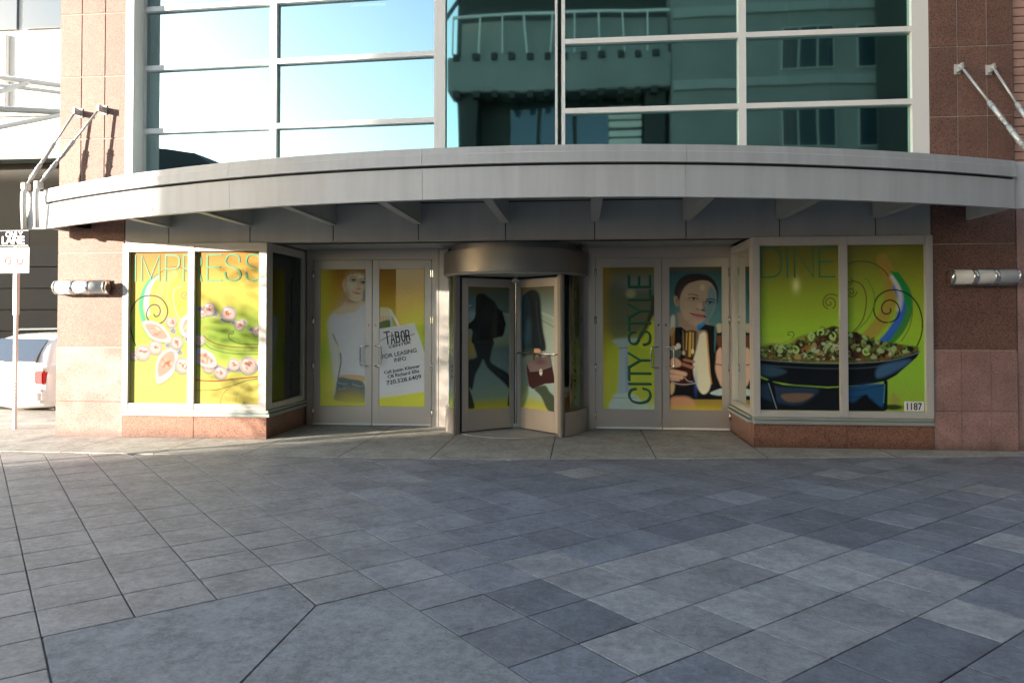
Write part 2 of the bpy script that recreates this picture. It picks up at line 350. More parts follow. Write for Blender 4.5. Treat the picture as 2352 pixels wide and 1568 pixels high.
# rough upper blocks and polished lower blocks, each with thin open joints over a pale backing
PX = {'L': (-6.92, -5.985), 'R': (4.125, 5.06)}
for s, (x0, x1) in PX.items():
    dxs = [x0, x0 + .31, x0 + .64, x1]
    up = MB()
    for z0, z1 in ((1.17, 2.42), (2.42, 3.2)): up.box(x0, x1, 0, 2.2, z0 + .004, z1 - .004, .004)
    for z0, z1 in ((3.2, 3.93), (3.93, 4.76), (4.76, 5.6), (5.6, 6.6), (6.6, 7.6)):
        for a, b in zip(dxs[:-1], dxs[1:]): up.box(a + .004, b - .004, 0, 2.2, z0 + .004, z1 - .004, .004)
    pc = up.build('granite_pillar', M['gran_r'], B)
    lo = MB()
    for z0, z1 in ((0, .46), (.46, 1.17)):
        if s == 'R':
            for a, b in zip(dxs[:-1], dxs[1:]): lo.box(a + .001, b - .001, -.012, 2.2, z0 + .003, z1 - .003, .002)
        else: lo.box(x0, x1, -.012, 2.2, z0 + .003, z1 - .003, .002)
    lo.build('pillar_base', M['gran_p'], pc)
    jn = MB().box(x0 + .01, x1 - .01, .008, 2.19, 0.003, 7.6); jn.build('mortar_joint', mat('pale_mortar_' + s, (.5, .45, .4), .9), pc)
# brick return wall right of the right pillar
bw = MB()
for z in np.arange(3.2, 7.6, .1): bw.box(5.07, 9.0, .03, 2.0, z + .006, z + .1 - .004, .003)
bw.build('brick_wall', M['brick'], B)
MB().box(5.075, 9.0, 0.012, 2.0, 0.004, 3.19).build('side_wall', M['gran_p'], B)
# wall band above the entrances, panel joints under every canopy beam
beamx = [-.94 + 1.108 * k for k in range(-5, 6)]
bd = MB(); ex = [-5.98] + [x for x in beamx if -5.9 < x < 4.0] + [4.12]
for a, b in zip(ex[:-1], ex[1:]): bd.box(a + .006, b - .006, 0, .12, 2.53, 3.0, .003)
bd.build('wall_panel', M['band'], B)
MB().box(-5.97, 4.11, .012, .4, 2.54, 3.28).build('panel_backing', M['joint'], B)
# recess ceiling and inner walls
rc = MB()
for a, b in ((-4.03, -1.95), (-1.94, .06), (.07, 2.06)):
    rc.box(a, b, .125, .72, 2.56, 2.6, .002); rc.box(a, b, .73, 1.42, 2.56, 2.6, .002)
rc.build('recess_ceiling', M['band'], B)
for x in (-3.4, -2.5, .6, 1.5):
    lt = MB(); lt.lathe([(.06, 2.556), (.075, 2.552), (.06, 2.55)], Matrix.Translation((x, .62, 0)))
    lt.build('ceiling_lamp', M['alu'], B)
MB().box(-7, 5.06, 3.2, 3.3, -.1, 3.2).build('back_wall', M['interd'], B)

# upper glazing -----------------------------------------------------------
def gz_y(x):  # the left bay bends back slightly
    return .05 + max(0, (-1.80 - x)) * .045
rails = [3.30, 4.07, 4.92, 5.72, 6.6]
verts_x = [-5.90, -4.02, -1.80]
gl = []
def pane(x0, x1, z0, z1, wav=None):
    y0, y1 = gz_y(x0) + .03, gz_y(x1) + .03
    p = MB(); n = 10
    tlt = (random.random() - .5) * .004
    p.quad([(x0, y0, z0), (x1, y1, z0), (x1, y1 + tlt, z1), (x0, y0 + tlt, z1)])
    return p.build('glass_pane', M['skyglass' if x1 < -1.75 else 'upglass'], B)
def bar(p, x0, x1, z0, z1, d0=-.03, d1=.09):
    y0, y1 = gz_y(x0), gz_y(x1)
    p.prism([(x0, y0 + d0, z0), (x1, y1 + d0, z0), (x1, y1 + d1, z0), (x0, y0 + d1, z0)], (0, 0, z1 - z0))
for bay, xsb, zs in (('l', [-5.90, -4.02, -1.81], rails), ('m', [-1.74, -.29], [3.30, 6.6]), ('r', [-.24, 1.96, 3.99], [3.30, 4.13, 5.0, 5.85, 6.6])):
    fr = MB()
    for k, x in enumerate(xsb):
        wd = .045 if bay != 'm' else .03
        x0 = x - wd if k else x; x1 = x + wd if k < len(xsb) - 1 else x
        if bay == 'l' and k == 0: x0 = -5.983; x1 = -5.86
        if bay == 'r' and k == 2: x0 = 3.93; x1 = 4.121
        bar(fr, x0, x1, 3.22, 6.6, -.032, .095)
    for z in zs[:-1]:
        for a, b in zip(xsb[:-1], xsb[1:]): bar(fr, a + .04, b - .04, z - .032 if z > 3.4 else 3.2, z + .032)
    if bay == 'm': bar(fr, -1.81, -1.74, 3.22, 6.6, -.03, .09)
    if bay == 'l': fr.box(-5.983, -5.87, -.015, gz_y(-5.95) - .034, 3.2, 6.6, .003)
    f = fr.build('curtain_wall_frame', M['white'], B)
    for a, b in zip(xsb[:-1], xsb[1:]):
        for c, d in zip(zs[:-1], zs[1:]): pane(a + .03, b - .03, c + .02, d - .02)
# rooms behind the tinted glass
rm = MB(); rm.box(-5.9, 4.1, .3, 6.5, 3.05, 3.19); rm.box(-5.9, 4.1, 6.4, 6.5, 3.2, 6.6); rm.box(-5.98, 4.12, .2, 6.5, 6.6, 6.8)
rm.box(-6.0, -5.9, .5, 6.5, 3.2, 6.6); rm.box(4.12, 4.22, .2, 6.5, 3.2, 6.6); rm.box(-1.6, 0.4, 4.6, 4.75, 3.2, 6.6)
rm.build('interior_wall', M['inter'], B)
for xc in (2.9, -3.4): MB().box(xc, xc + .55, 1.4, 2.0, 3.2, 6.6, .02).build('interior_column', M['inter'], B)

# ---------------------------------------------------------------- art painting on dense meshes
def srgb(c, g=1.0): return np.array([min(.92, x * g) for x in lin(c)], dtype=np.float32)
def smooth_line(pts, n=10, closed=False):
    P = [np.array(p, float) for p in pts]; out = []
    N_ = len(P); rngi = range(N_) if closed else range(N_ - 1)
    for i in rngi:
        p0 = P[(i - 1) % N_] if closed or i > 0 else P[0]; p1 = P[i]; p2 = P[(i + 1) % N_]; p3 = P[(i + 2) % N_] if closed or i + 2 < N_ else P[-1]
        for t in np.linspace(0, 1, n, endpoint=False):
            out.append(.5 * ((2 * p1) + (-p0 + p2) * t + (2 * p0 - 5 * p1 + 4 * p2 - p3) * t * t + (-p0 + 3 * p1 - 3 * p2 + p3) * t ** 3))
    if not closed: out.append(P[-1])
    return np.array(out)
def spiral(cx, cy, r0, r1, a0, turns, n=40, sx=1, sy=1):
    t = np.linspace(0, 1, n); a = R(a0) + t * turns * 2 * math.pi; r = r0 + (r1 - r0) * t
    return np.stack([cx + sx * r * np.cos(a), cy + sy * r * np.sin(a)], 1)
class Art:
    """paints in picture units (px, py down) on a grid of nx x ny points"""
    def __init__(s, x0, y0, x1, y1, nx, ny, g=1.0):
        s.ext = (x0, y0, x1, y1); s.nx = nx; s.ny = ny; s.g = g
        s.X, s.Y = np.meshgrid(np.linspace(x0, x1, nx), np.linspace(y0, y1, ny)); s.C = np.zeros((ny, nx, 3), np.float32)
        s.px = (x1 - x0) / nx
    def c(s, c): return srgb(c, s.g)
    def vgrad(s, stops):
        ys = [a for a, _ in stops]; cs = np.array([s.c(c) for _, c in stops])
        for k in range(3): s.C[..., k] = np.interp(s.Y, ys, cs[:, k])
    def blend(s, m, c, a=1):
        m = (m * a)[..., None]; s.C = s.C * (1 - m) + s.c(c) * m
    def blob(s, cx, cy, rx, ry, c, a=1, p=2.0, rot=0):
        dx, dy = s.X - cx, s.Y - cy; ca, sa = math.cos(R(rot)), math.sin(R(rot)); U = dx * ca + dy * sa; V_ = -dx * sa + dy * ca
        s.blend(np.exp(-((U / rx) ** 2 + (V_ / ry) ** 2) ** (p / 2)), c, a)
    def ell(s, cx, cy, rx, ry, c, soft=4, a=1, rot=0):
        dx, dy = s.X - cx, s.Y - cy; ca, sa = math.cos(R(rot)), math.sin(R(rot)); U = dx * ca + dy * sa; V_ = -dx * sa + dy * ca
        d = (np.sqrt((U / rx) ** 2 + (V_ / ry) ** 2) - 1) * min(rx, ry)
        s.blend(np.clip(.5 - d / (2 * soft), 0, 1), c, a)
    def sd(s, pts, closed):
        P = np.asarray(pts, float); d = np.full(s.X.shape, 1e9); ins = np.zeros(s.X.shape, bool)
        n = len(P)
        for i in range(n if closed else n - 1):
            ax, ay = P[i]; bx, by = P[(i + 1) % n]; ex, ey = bx - ax, by - ay; L2 = ex * ex + ey * ey + 1e-9
            t = np.clip(((s.X - ax) * ex + (s.Y - ay) * ey) / L2, 0, 1)
            d = np.minimum(d, (s.X - ax - t * ex) ** 2 + (s.Y - ay - t * ey) ** 2)
            if closed:
                cnd = ((ay > s.Y) != (by > s.Y)); xi = ax + (s.Y - ay) * ex / (ey if abs(ey) > 1e-9 else 1e-9)
                ins ^= cnd & (s.X < xi)
        d = np.sqrt(d); return np.where(ins, -d, d) if closed else d
    def poly(s, pts, c, soft=4, a=1, sm=True):
        if sm: pts = smooth_line(pts, 6, True)
        s.blend(np.clip(.5 - s.sd(pts, True) / (2 * soft), 0, 1), c, a)
    def line(s, pts, w_, c, soft=None, a=1, sm=True):
        if sm: pts = smooth_line(pts, 8)
        soft = soft or s.px * .8
        s.blend(np.clip(.5 - (s.sd(pts, False) - w_ / 2) / (2 * soft), 0, 1), c, a)
    def noise(s, amt, sx, sy, seed=0):
        r = np.random.default_rng(seed); h, w_ = max(2, int(s.ny / sy)), max(2, int(s.nx / sx)); z = r.random((h + 1, w_ + 1))
        yi = np.linspace(0, h - 1e-3, s.ny); xi = np.linspace(0, w_ - 1e-3, s.nx); y0 = yi.astype(int); x0 = xi.astype(int); fy = (yi - y0)[:, None]; fx = (xi - x0)[None]
        zz = z[y0][:, x0] * (1 - fy) * (1 - fx) + z[y0 + 1][:, x0] * fy * (1 - fx) + z[y0][:, x0 + 1] * (1 - fy) * fx + z[y0 + 1][:, x0 + 1] * fy * fx
        s.C *= (1 + (zz[..., None] - .5) * 2 * amt)
    def build(s, name, f, parent, sub=None, flip=False):
        """f(px,py)->world vector; sub=(x0,y0,x1,y1) picture window to cut out"""
        x0, y0, x1, y1 = s.ext
        if sub is None: sub = s.ext
        i0 = int(round((sub[0] - x0) / (x1 - x0) * (s.nx - 1))); i1 = int(round((sub[2] - x0) / (x1 - x0) * (s.nx - 1)))
        j0 = int(round((sub[1] - y0) / (y1 - y0) * (s.ny - 1))); j1 = int(round((sub[3] - y0) / (y1 - y0) * (s.ny - 1)))
        Xs = s.X[j0:j1 + 1, i0:i1 + 1]; Ys = s.Y[j0:j1 + 1, i0:i1 + 1]; C_ = s.C[j0:j1 + 1, i0:i1 + 1]
        h, w_ = Xs.shape; W_ = f(Xs.ravel(), Ys.ravel()).astype(np.float32)
        idx = np.arange(h * w_).reshape(h, w_); Fq = np.stack([idx[:-1, :-1], idx[1:, :-1], idx[1:, 1:], idx[:-1, 1:]], -1).reshape(-1, 4)
        if flip: Fq = Fq[:, ::-1]
        me = bpy.data.meshes.new(name); me.vertices.add(h * w_); me.vertices.foreach_set('co', W_.ravel())
        me.loops.add(Fq.size); me.loops.foreach_set('vertex_index', Fq.ravel().astype(np.int32)); me.polygons.add(len(Fq)); me.polygons.foreach_set('loop_start', np.arange(0, Fq.size, 4, dtype=np.int32))
        me.update(calc_edges=True); me.validate()
        at = me.color_attributes.new('Col', 'FLOAT_COLOR', 'POINT'); at.data.foreach_set('color', np.concatenate([np.clip(C_, .003, .95).reshape(-1, 3), np.ones((h * w_, 1), np.float32)], 1).ravel())
        me.materials.append(ART); o = bpy.data.objects.new(name, me); col.objects.link(o); o.parent = parent; return o
def planar(x0, z0, px0, py0, x1, z1, px1, py1, y):
    """picture (px0,py0)->(x0,z0), (px1,py1)->(x1,z1) on the plane Y=y"""
    def f(px, py): return np.stack([x0 + (px - px0) / (px1 - px0) * (x1 - x0), np.full(np.shape(px), y), z0 + (py - py0) / (py1 - py0) * (z1 - z0)], -1)
    return f
def ribbon(p, pts, wd, f, dy=-.004, sm=True, n=8):
    """a flat raised stroke; pts in picture units, f the picture->world map, wd in metres"""
    P = smooth_line(pts, n) if sm else np.array(pts, float)
    W_ = [Vector(f(np.array([a]), np.array([b]))[0]) + Vector((0, dy, 0)) for a, b in P]
    L = []; Rr = []
    for i, q in enumerate(W_):
        d0 = (W_[i] - W_[i - 1]).normalized() if i > 0 else (W_[1] - W_[0]).normalized(); d1 = (W_[i + 1] - W_[i]).normalized() if i < len(W_) - 1 else d0
        q = q + Vector((0, -.00004 * i, 0)); t = (d0 + d1); t = t.normalized() if t.length > .1 else d1
        nrm = Vector((t.z, 0, -t.x)); k = 1 / max(.5, abs(nrm.dot(Vector((d1.z, 0, -d1.x)))))
        if i in (0, len(W_) - 1): q = q + t * (wd / 2) * (1 if i else -1)
        L.append(p.bm.verts.new(q + nrm * wd / 2 * k)); Rr.append(p.bm.verts.new(q - nrm * wd / 2 * k))
    for i in range(len(W_) - 1): p.bm.faces.new((L[i], L[i + 1], Rr[i + 1], Rr[i]))
# letters as strokes in a unit box (x 0..1, y 0 bottom..1 top)
GL = {'I': [[(0, 0), (0, 1)]], 'M': [[(0, 0), (0, 1), (.5, .12), (1, 1), (1, 0)]],
      'P': [[(0, 0), (0, 1), (.5, 1), '~', (.8, .98), (.98, .88), (1, .74), (.98, .6), (.8, .49), (.5, .47), (0, .47)]],
      'R': [[(0, 0), (0, 1), (.5, 1), '~', (.8, .98), (.98, .88), (1, .74), (.98, .6), (.8, .49), (.5, .47), (0, .47)], [(.55, .47), '~', (.85, .4), (.93, .25), (1.02, 0)]],
      'E': [[(1, 1), (0, 1), (0, 0), (1, 0)], [(0, .52), (.9, .52)]], 'L': [[(0, 1), (0, 0), (1, 0)]],
      'S': [['~', (.95, .72), (.9, .9), (.7, .99), (.45, 1), (.2, .96), (.06, .82), (.08, .66), (.3, .56), (.6, .49), (.88, .4), (1, .25), (.92, .09), (.7, .01), (.45, 0), (.15, .05), (.02, .2), (0, .3)]],
      'D': [[(0, 0), (0, 1), (.45, 1), '~', (.75, .95), (.95, .78), (1, .5), (.95, .22), (.75, .05), (.45, 0), (0, 0)]],
      'N': [[(0, 0), (0, 1), (1, 0), (1, 1)]], 'C': [['~', (.97, .7), (.88, .9), (.65, .99), (.42, .99), (.15, .87), (.02, .62), (.02, .38), (.15, .13), (.42, .01), (.65, .01), (.88, .1), (.99, .32)]],
      'T': [[(0, 1), (1, 1)], [(.5, 1), (.5, 0)]], 'Y': [[(0, 1), (.5, .45), (1, 1)], [(.5, .45), (.5, 0)]],
      'A': [[(0, 0), (.5, 1), (1, 0)], [(.18, .36), (.82, .36)]], 'O': [['~', (.5, 1), (.85, .9), (1, .65), (1, .35), (.85, .1), (.5, 0), (.15, .1), (0, .35), (0, .65), (.15, .9), (.5, 1)]],
      'B': [[(0, 0), (0, 1), (.5, 1), '~', (.85, .95), (.92, .76), (.8, .58), (.5, .53), (0, .53)], [(0, .53), (.5, .53), '~', (.9, .48), (1, .26), (.88, .05), (.5, 0), (0, 0)]]}
def glyph(p, ch, tf, wd, f, dy=-.004):
    for ks, st in enumerate(GL[ch]):
        run = []; sm_from = None
        if '~' in st:
            k = st.index('~'); a = st[:k]; b = st[k + 1:]
            if a: pts = a[:-1] + [tuple(q) for q in smooth_line([a[-1]] + b[:], 5)]
            else: pts = [tuple(q) for q in smooth_line(b, 5)]
        else: pts = st
        ribbon(p, [tf(x, y) for x, y in pts], wd, f, dy - .0006 * ks, sm=False)
def text_mesh(name, txt, size, m, parent, mtx, sx=1.0, bold=0.0, sp=1.0):
    cu = bpy.data.curves.new('t', 'FONT'); cu.body = txt; cu.size = size; cu.align_x = 'LEFT'; cu.offset = bold; cu.extrude = .0006; cu.space_character = sp; cu.resolution_u = 4
    ob = bpy.data.objects.new('t', cu); me = bpy.data.meshes.new_from_object(ob); bpy.data.objects.remove(ob); bpy.data.curves.remove(cu)
    me.transform(Matrix.Diagonal((sx, 1, 1, 1))); me.transform(mtx); me.name = name; me.materials.clear(); me.materials.append(m)
    o = bpy.data.objects.new(name, me); col.objects.link(o); o.parent = parent; return o

# ---------------------------------------------------------------- display windows
def display_window(side):
    mir = side == 'R'
    x0, x1 = (-5.985, -4.02) if not mir else (2.055, 4.12)
    yb = 1.42; xin = x1 if not mir else x0; sg = 1 if not mir else -1     # xin: the side that turns into the recess
    Wn = MB(); zt, zb = 2.53, .37
    xm = -5.04 if not mir else 3.11
    f = .085
    # front frame: stiles, mullion, rails butted between them
    for a, b in ((x0 + .003, x0 + f), (x1 - f - (.02 if not mir else 0), x1), (xm - .045, xm + .045)): Wn.box(a, b, -.035, .06, zb, zt - .004, .004)
    for a, b in ((x0 + f, xm - .045), (xm + .045, x1 - f)):
        Wn.box(a, b, -.03, .06, zb, zb + .075, .004); Wn.box(a, b, -.03, .06, zt - .11, zt - .004, .004)
    # return frame
    xr0, xr1 = (x1 - .09, x1 - .002) if not mir else (x0 + .002, x0 + .09)
    Wn.box(xr0, xr1, yb - .22, yb, zb, zt - .004, .003); Wn.box(xr0, xr1, .062, .15, zb, zt - .004, .003)
    for a, b in ((zb, zb + .07), (zt - .10, zt - .004)): Wn.box(xr0, xr1, .151, yb - .221, a, b, .003)
    w_ = Wn.build('window', M['alu'], B)
    if not mir: w_['label'] = 'left display window with the yellow jewellery print'
    else: w_['label'] = 'right display window with the green food bowl print'
    sl_ = MB()
    for (a, b, d, m_) in ((.335, .368, .03, 0), (.285, .325, .05, 0)):
        sl_.box(x0 + .004, x1 + (.0 if mir else d), -d, .04, a, b, .004)
        sl_.box(*((x1 - .06, x1 + d) if not mir else (x0 - d, x0 + .06)), .042, yb, a + .001, b - .001, .004)
    sl_.box(x0 + .01, x1 - .01, -.012, .03, .27, .37)
    sl_.box(*((x1 - .06, x1 - .01) if not mir else (x0 + .01, x0 + .06)), .032, yb, .27, .37)
    sl_.build('sill', M['sill'], w_)
    pl = MB()
    xa = (x0 + x1) / 2 + (.05 if mir else .0)
    for a, b in ((x0 + .004, xa - .002), (xa + .002, x1)): pl.box(a, b, -.02, .06, .004, .283, .003)
    pl.box(*((x1 - .08, x1 + .0) if not mir else (x0, x0 + .08)), .062, yb, .004, .283, .003)
    pl.build('granite_plinth', M['gran_b'], w_)
    gp_ = MB(); xg = x1 - .045 if not mir else x0 + .045
    gp_.quad([(xg, .062, zb + .07), (xg, yb - .10, zb + .07), (xg, yb - .10, zt - .10), (xg, .062, zt - .10)])
    gp_.build('side_pane', M['dispglass'], w_)
    # the shallow showcase behind the pane
    bx = MB(); bx.box(min(x0, x1) + .03, max(x0, x1) - .1, 1.36, 1.4, .3, 2.52); bx.box(x0 + .02, x1 - .02, .1, 1.4, .33, .345); bx.box(x0 + .02, x1 - .02, .1, 1.4, 2.47, 2.5)
    bx.box(*((x0 + .01, x0 + .03) if not mir else (x1 - .03, x1 - .01)), .1, 1.36, .35, 2.46); bx.build('showcase_lining', M['interd'], w_)
    return w_, xm
WL, xmL = display_window('L'); WR, xmR = display_window('R')

# ---- jewellery print (left window) ; picture units of a 2.24x crop: x 50..1205, y 90..1418
G1 = .36
A = Art(45, 80, 1210, 1425, 330, 380, G1)
A.vgrad([(80, (205, 150, 60)), (230, (226, 178, 70)), (420, (232, 208, 88)), (650, (200, 210, 80)), (850, (172, 205, 70)), (1050, (200, 218, 90)), (1250, (236, 226, 108)), (1420, (236, 222, 110))])
A.blob(950, 800, 330, 260, (158, 200, 62), .8); A.blob(250, 1150, 260, 260, (240, 236, 120), .7); A.blob(800, 420, 300, 150, (240, 222, 100), .6)
# pale ribbons of the swirl
A.line([(440, 290), (370, 330), (320, 420), (300, 520), (330, 640), (420, 760)], 60, (250, 205, 120), 8, .9)
A.line([(455, 320), (400, 360), (375, 450), (400, 560), (470, 700)], 14, (200, 225, 130), 4, .9)
A.line([(500, 400), (440, 430), (430, 520), (455, 620), (490, 690)], 12, (250, 235, 190), 4, .9)
A.poly([(235, 320), (180, 380), (135, 480), (125, 580), (150, 700), (185, 760), (190, 700), (165, 600), (175, 500), (215, 400), (300, 315)], (60, 215, 150), 4, .95)
A.poly([(300, 310), (225, 360), (180, 450), (170, 560), (195, 660), (225, 640), (215, 560), (225, 450), (255, 370)], (245, 245, 242), 5, .95)
A.line([(150, 700), (180, 800), (260, 880)], 8, (140, 215, 110), 3, .8)
def swirl(A, pts, w_, c, a=1): A.line(pts, w_, c, A.px * .7, a)
DK = (60, 40, 40); TL = (40, 160, 120); RD = (190, 60, 60)
swirl(A, [(100, 920), (60, 800), (48, 660), (75, 570), (130, 505), (220, 480), (310, 500), (365, 560), (380, 630), (350, 700), (290, 730), (230, 715), (195, 660), (205, 600), (245, 562), (295, 570), (315, 610), (305, 650), (275, 665), (258, 645)], 11, DK)
swirl(A, [(235, 330), (300, 290), (380, 240), (450, 232), (520, 250), (590, 310)], 6, (215, 70, 50))
swirl(A, [(480, 690), (440, 600), (430, 500), (455, 430), (510, 388), (560, 400), (590, 420)], 5, (190, 190, 110))
A.line(spiral(530, 475, 42, 6, -60, 1.6), 6, (190, 110, 80), 3)
swirl(A, [(590, 510), (640, 500), (680, 515), (700, 550)], 4, (210, 120, 80), .7)
for dy, c, w_ in ((0, (150, 60, 40), 8), (28, (150, 150, 90), 4), (58, (50, 70, 70), 5)):
    swirl(A, [(700, 830 + dy), (760, 880 + dy), (870, 915 + dy), (1000, 930 + dy), (1205, 932 + dy)], w_, c)
swirl(A, [(935, 800), (960, 790), (950, 815), (925, 810), (915, 835), (935, 865), (1000, 895), (1100, 905), (1205, 905)], 6, (40, 70, 40))
A.line(spiral(712, 775, 26, 5, 120, 1.3), 5, (200, 130, 70), 2.5)
swirl(A, [(600, 1208), (700, 1220), (830, 1222), (960, 1205), (1205, 1178)], 11, (180, 70, 50))
swirl(A, [(600, 1300), (700, 1304), (830, 1295), (960, 1255), (1080, 1215), (1205, 1195)], 5, (60, 60, 50))
swirl(A, [(440, 1190), (420, 1230), (400, 1260), (420, 1310), (480, 1330), (600, 1330)], 5, (70, 160, 110))
swirl(A, [(850, 1420), (860, 1360), (900, 1300), (980, 1255), (1060, 1225)], 5, (180, 110, 80), .8)
swirl(A, [(985, 1420), (990, 1340), (1040, 1270), (1120, 1220), (1205, 1200)], 4, (140, 180, 110), .8)
A.line(spiral(755, 1365, 30, 5, 0, 1.5), 4, (200, 180, 90), 3, .7); A.line(spiral(1055, 1412, 16, 3, 0, 1.2), 6, (40, 120, 70), 2)
# jewels
SIL = (190, 178, 182); SILD = (70, 90, 130); PK = (225, 170, 150); PKD = (205, 90, 60)
def stone(cx, cy, r, s=0):
    q = np.random.default_rng(int(cx * 7 + cy)); A.ell(cx, cy + r * .18, r * 1.02, r, (60, 70, 100), 5, .5); A.ell(cx, cy, r, r * .97, SIL, 3); A.ell(cx, cy, r * .74, r * .72, (235, 205, 190), 3)
    for _ in range(9):
        a = q.random() * 6.3; d = q.random() * r * .5; A.ell(cx + math.cos(a) * d, cy + math.sin(a) * d, r * .22, r * .12, [(222, 120, 90), (248, 235, 230), (150, 100, 120), (200, 70, 50)][q.integers(4)], 3, .75, q.random() * 180)
    A.ell(cx - r * .3, cy - r * .55, r * .25, r * .1, (255, 255, 255), 3, .9)
def link(cx, cy, r, rot=0):
    A.ell(cx, cy, r, r * .8, SIL, 3, 1, rot); A.ell(cx, cy, r * .6, r * .42, (60, 95, 150), 3, .9, rot); A.ell(cx + 3, cy + 3, r * .35, r * .22, (170, 190, 90), 3, .9, rot); A.ell(cx - r * .4, cy - r * .45, r * .2, r * .1, (255, 255, 255), 2, .9)
for x, y, r in ((665, 598, 32), (790, 640, 38), (865, 690, 30), (960, 720, 28), (1045, 715, 34), (1110, 780, 30)): link(x, y, r, 30)
for x, y, r in ((745, 600, 58), (915, 640, 68), (1010, 740, 45), (1165, 790, 42), (690, 640, 34)): stone(x, y, r)
for x, y, r in ((820, 1110, 40), (905, 1130, 34), (1010, 1120, 34), (1190, 1110, 34)): link(x, y, r)
for x, y, r in ((745, 1100, 55), (850, 1150, 58), (965, 1080, 55), (1090, 1085, 78), (1190, 1060, 40)): stone(x, y, r)
def petal(pts, inner):
    A.poly([(x + 6, y + 16) for x, y in pts], (90, 90, 60), 10, .5); A.poly(pts, (215, 208, 214), 4); A.poly(inner, PK, 4)
    cx = sum(p[0] for p in inner) / len(inner); cy = sum(p[1] for p in inner) / len(inner); q = np.random.default_rng(int(cx))
    for _ in range(12):
        a = q.random() * 6.3; d = q.random() * 45; A.ell(cx + math.cos(a) * d, cy + math.sin(a) * d * .8, 26, 12, [(235, 225, 215), (220, 110, 70), (180, 120, 120), (250, 205, 160), (205, 70, 45)][q.integers(5)], 6, .7, q.random() * 180)
petal([(155, 715), (240, 700), (340, 745), (400, 820), (415, 885), (320, 885), (235, 855), (185, 790)], [(185, 735), (260, 730), (330, 770), (380, 840), (330, 860), (250, 835), (205, 785)])
petal([(560, 640), (620, 680), (640, 760), (600, 830), (520, 835), (485, 780), (490, 700)], [(545, 690), (600, 720), (605, 790), (545, 810), (515, 760)])
petal([(300, 1250), (278, 1150), (290, 1040), (350, 960), (440, 935), (475, 1000), (465, 1090), (410, 1190)], [(305, 1180), (305, 1070), (360, 990), (430, 970), (445, 1040), (420, 1110), (360, 1165)])
petal([(640, 940), (720, 950), (790, 1000), (815, 1080), (760, 1110), (660, 1080), (600, 1010)], [(680, 985), (740, 1000), (775, 1060), (720, 1075), (670, 1040)])
for x, y, r in ((430, 790, 34), (385, 915, 30), (490, 975, 32), (560, 860, 36), (600, 900, 30)): link(x, y, r, 45)
for x, y, r in ((415, 715, 48), (465, 890, 58), (275, 935, 62), (520, 1090, 72), (165, 980, 70), (660, 870, 52), (90, 1010, 40)): stone(x, y, r)
A.noise(.03, 3, 3, 1)
fL = planar(-5.90, 2.42, 50, 100, -4.10, .445, 1205, 1418, .012)
A.build('jewellery_print', fL, WL, (45, 90, 1210, 1420))
# lettering IMPRESS
lt_ = MB()
def word(p, spec, f, wd, y0, y1, skew=0):
    for ch, xa, xb in spec: glyph(p, ch, lambda x, y, xa=xa, xb=xb: (xa + (xb - xa) * x, y1 + (y0 - y1) * y), wd, f)
word(lt_, [('I', 92, 92), ('M', 150, 305), ('P', 362, 482), ('R', 520, 672), ('E', 728, 850), ('S', 882, 1016), ('S', 1062, 1190)], fL, .021, 130, 352)
lt_.build('lettering', M['lettg'], WL)

# ---- food bowl print (right window) ; 2.208x crop: x 85..1540, y 30..1515
A = Art(80, 25, 1545, 1520, 330, 340, 1.12)
A.vgrad([(25, (112, 108, 40)), (300, (130, 138, 42)), (550, (140, 165, 44)), (800, (150, 190, 52)), (1200, (135, 185, 56)), (1520, (140, 165, 56))])
A.blob(300, 150, 500, 200, (110, 100, 36), .5)
A.line([(1180, 180), (1240, 330), (1250, 500), (1190, 680), (1080, 830), (1000, 900)], 105, (160, 128, 60), 10, .75)
A.line([(1300, 330), (1390, 480), (1400, 640), (1330, 800), (1210, 930)], 70, (40, 120, 60), 6, .9)
A.line([(1300, 430), (1350, 550), (1330, 680), (1250, 820), (1180, 900)], 62, (40, 95, 190), 8, .95)
A.line([(1270, 340), (1310, 420), (1335, 520), (1320, 620)], 44, (185, 190, 190), 14, .9)
A.poly([(1250, 290), (1330, 330), (1400, 450), (1420, 600), (1380, 580), (1340, 430)], (30, 130, 60), 5)
BK = (28, 26, 30); BR = (96, 60, 34)
for off in (0,): 
    swirl(A, [(1460, 970), (1510, 850), (1520, 720), (1490, 600), (1420, 505), (1320, 458), (1220, 460), (1140, 510), (1105, 590), (1110, 670), (1160, 725), (1230, 738), (1300, 705), (1325, 640), (1305, 575), (1250, 542), (1195, 560), (1170, 610), (1185, 655), (1225, 662), (1248, 640), (1245, 618)], 11, BK)
swirl(A, [(845, 245), (920, 208), (1010, 200), (1100, 220), (1180, 270), (1230, 330)], 8, BR)
swirl(A, [(880, 860), (990, 740), (1030, 620), (1035, 500), (1000, 410), (930, 375), (870, 392), (845, 410)], 9, BR)
A.line(spiral(905, 470, 48, 8, 0, 1.6), 8, BR, 3); swirl(A, [(900, 345), (920, 380), (890, 410), (850, 415)], 6, BR)
swirl(A, [(930, 830), (1040, 720), (1100, 600), (1105, 480), (1060, 380), (1030, 350)], 8, (80, 130, 50)); 
swirl(A, [(1340, 900), (1400, 800), (1430, 700), (1435, 610)], 7, (60, 110, 40)); swirl(A, [(1100, 880), (1200, 780), (1260, 680), (1270, 600)], 6, (150, 150, 60))
A.line(spiral(715, 565, 58, 8, 60, -1.3), 8, BR, 3); swirl(A, [(785, 505), (740, 488), (690, 500), (662, 545), (665, 590), (700, 618)], 8, BR)
swirl(A, [(90, 950), (200, 945), (300, 920), (370, 890), (398, 850), (385, 822), (350, 828), (345, 850), (365, 850)], 6, (50, 44, 20))
A.line(spiral(655, 800, 34, 6, 100, 1.2), 7, BR, 3)
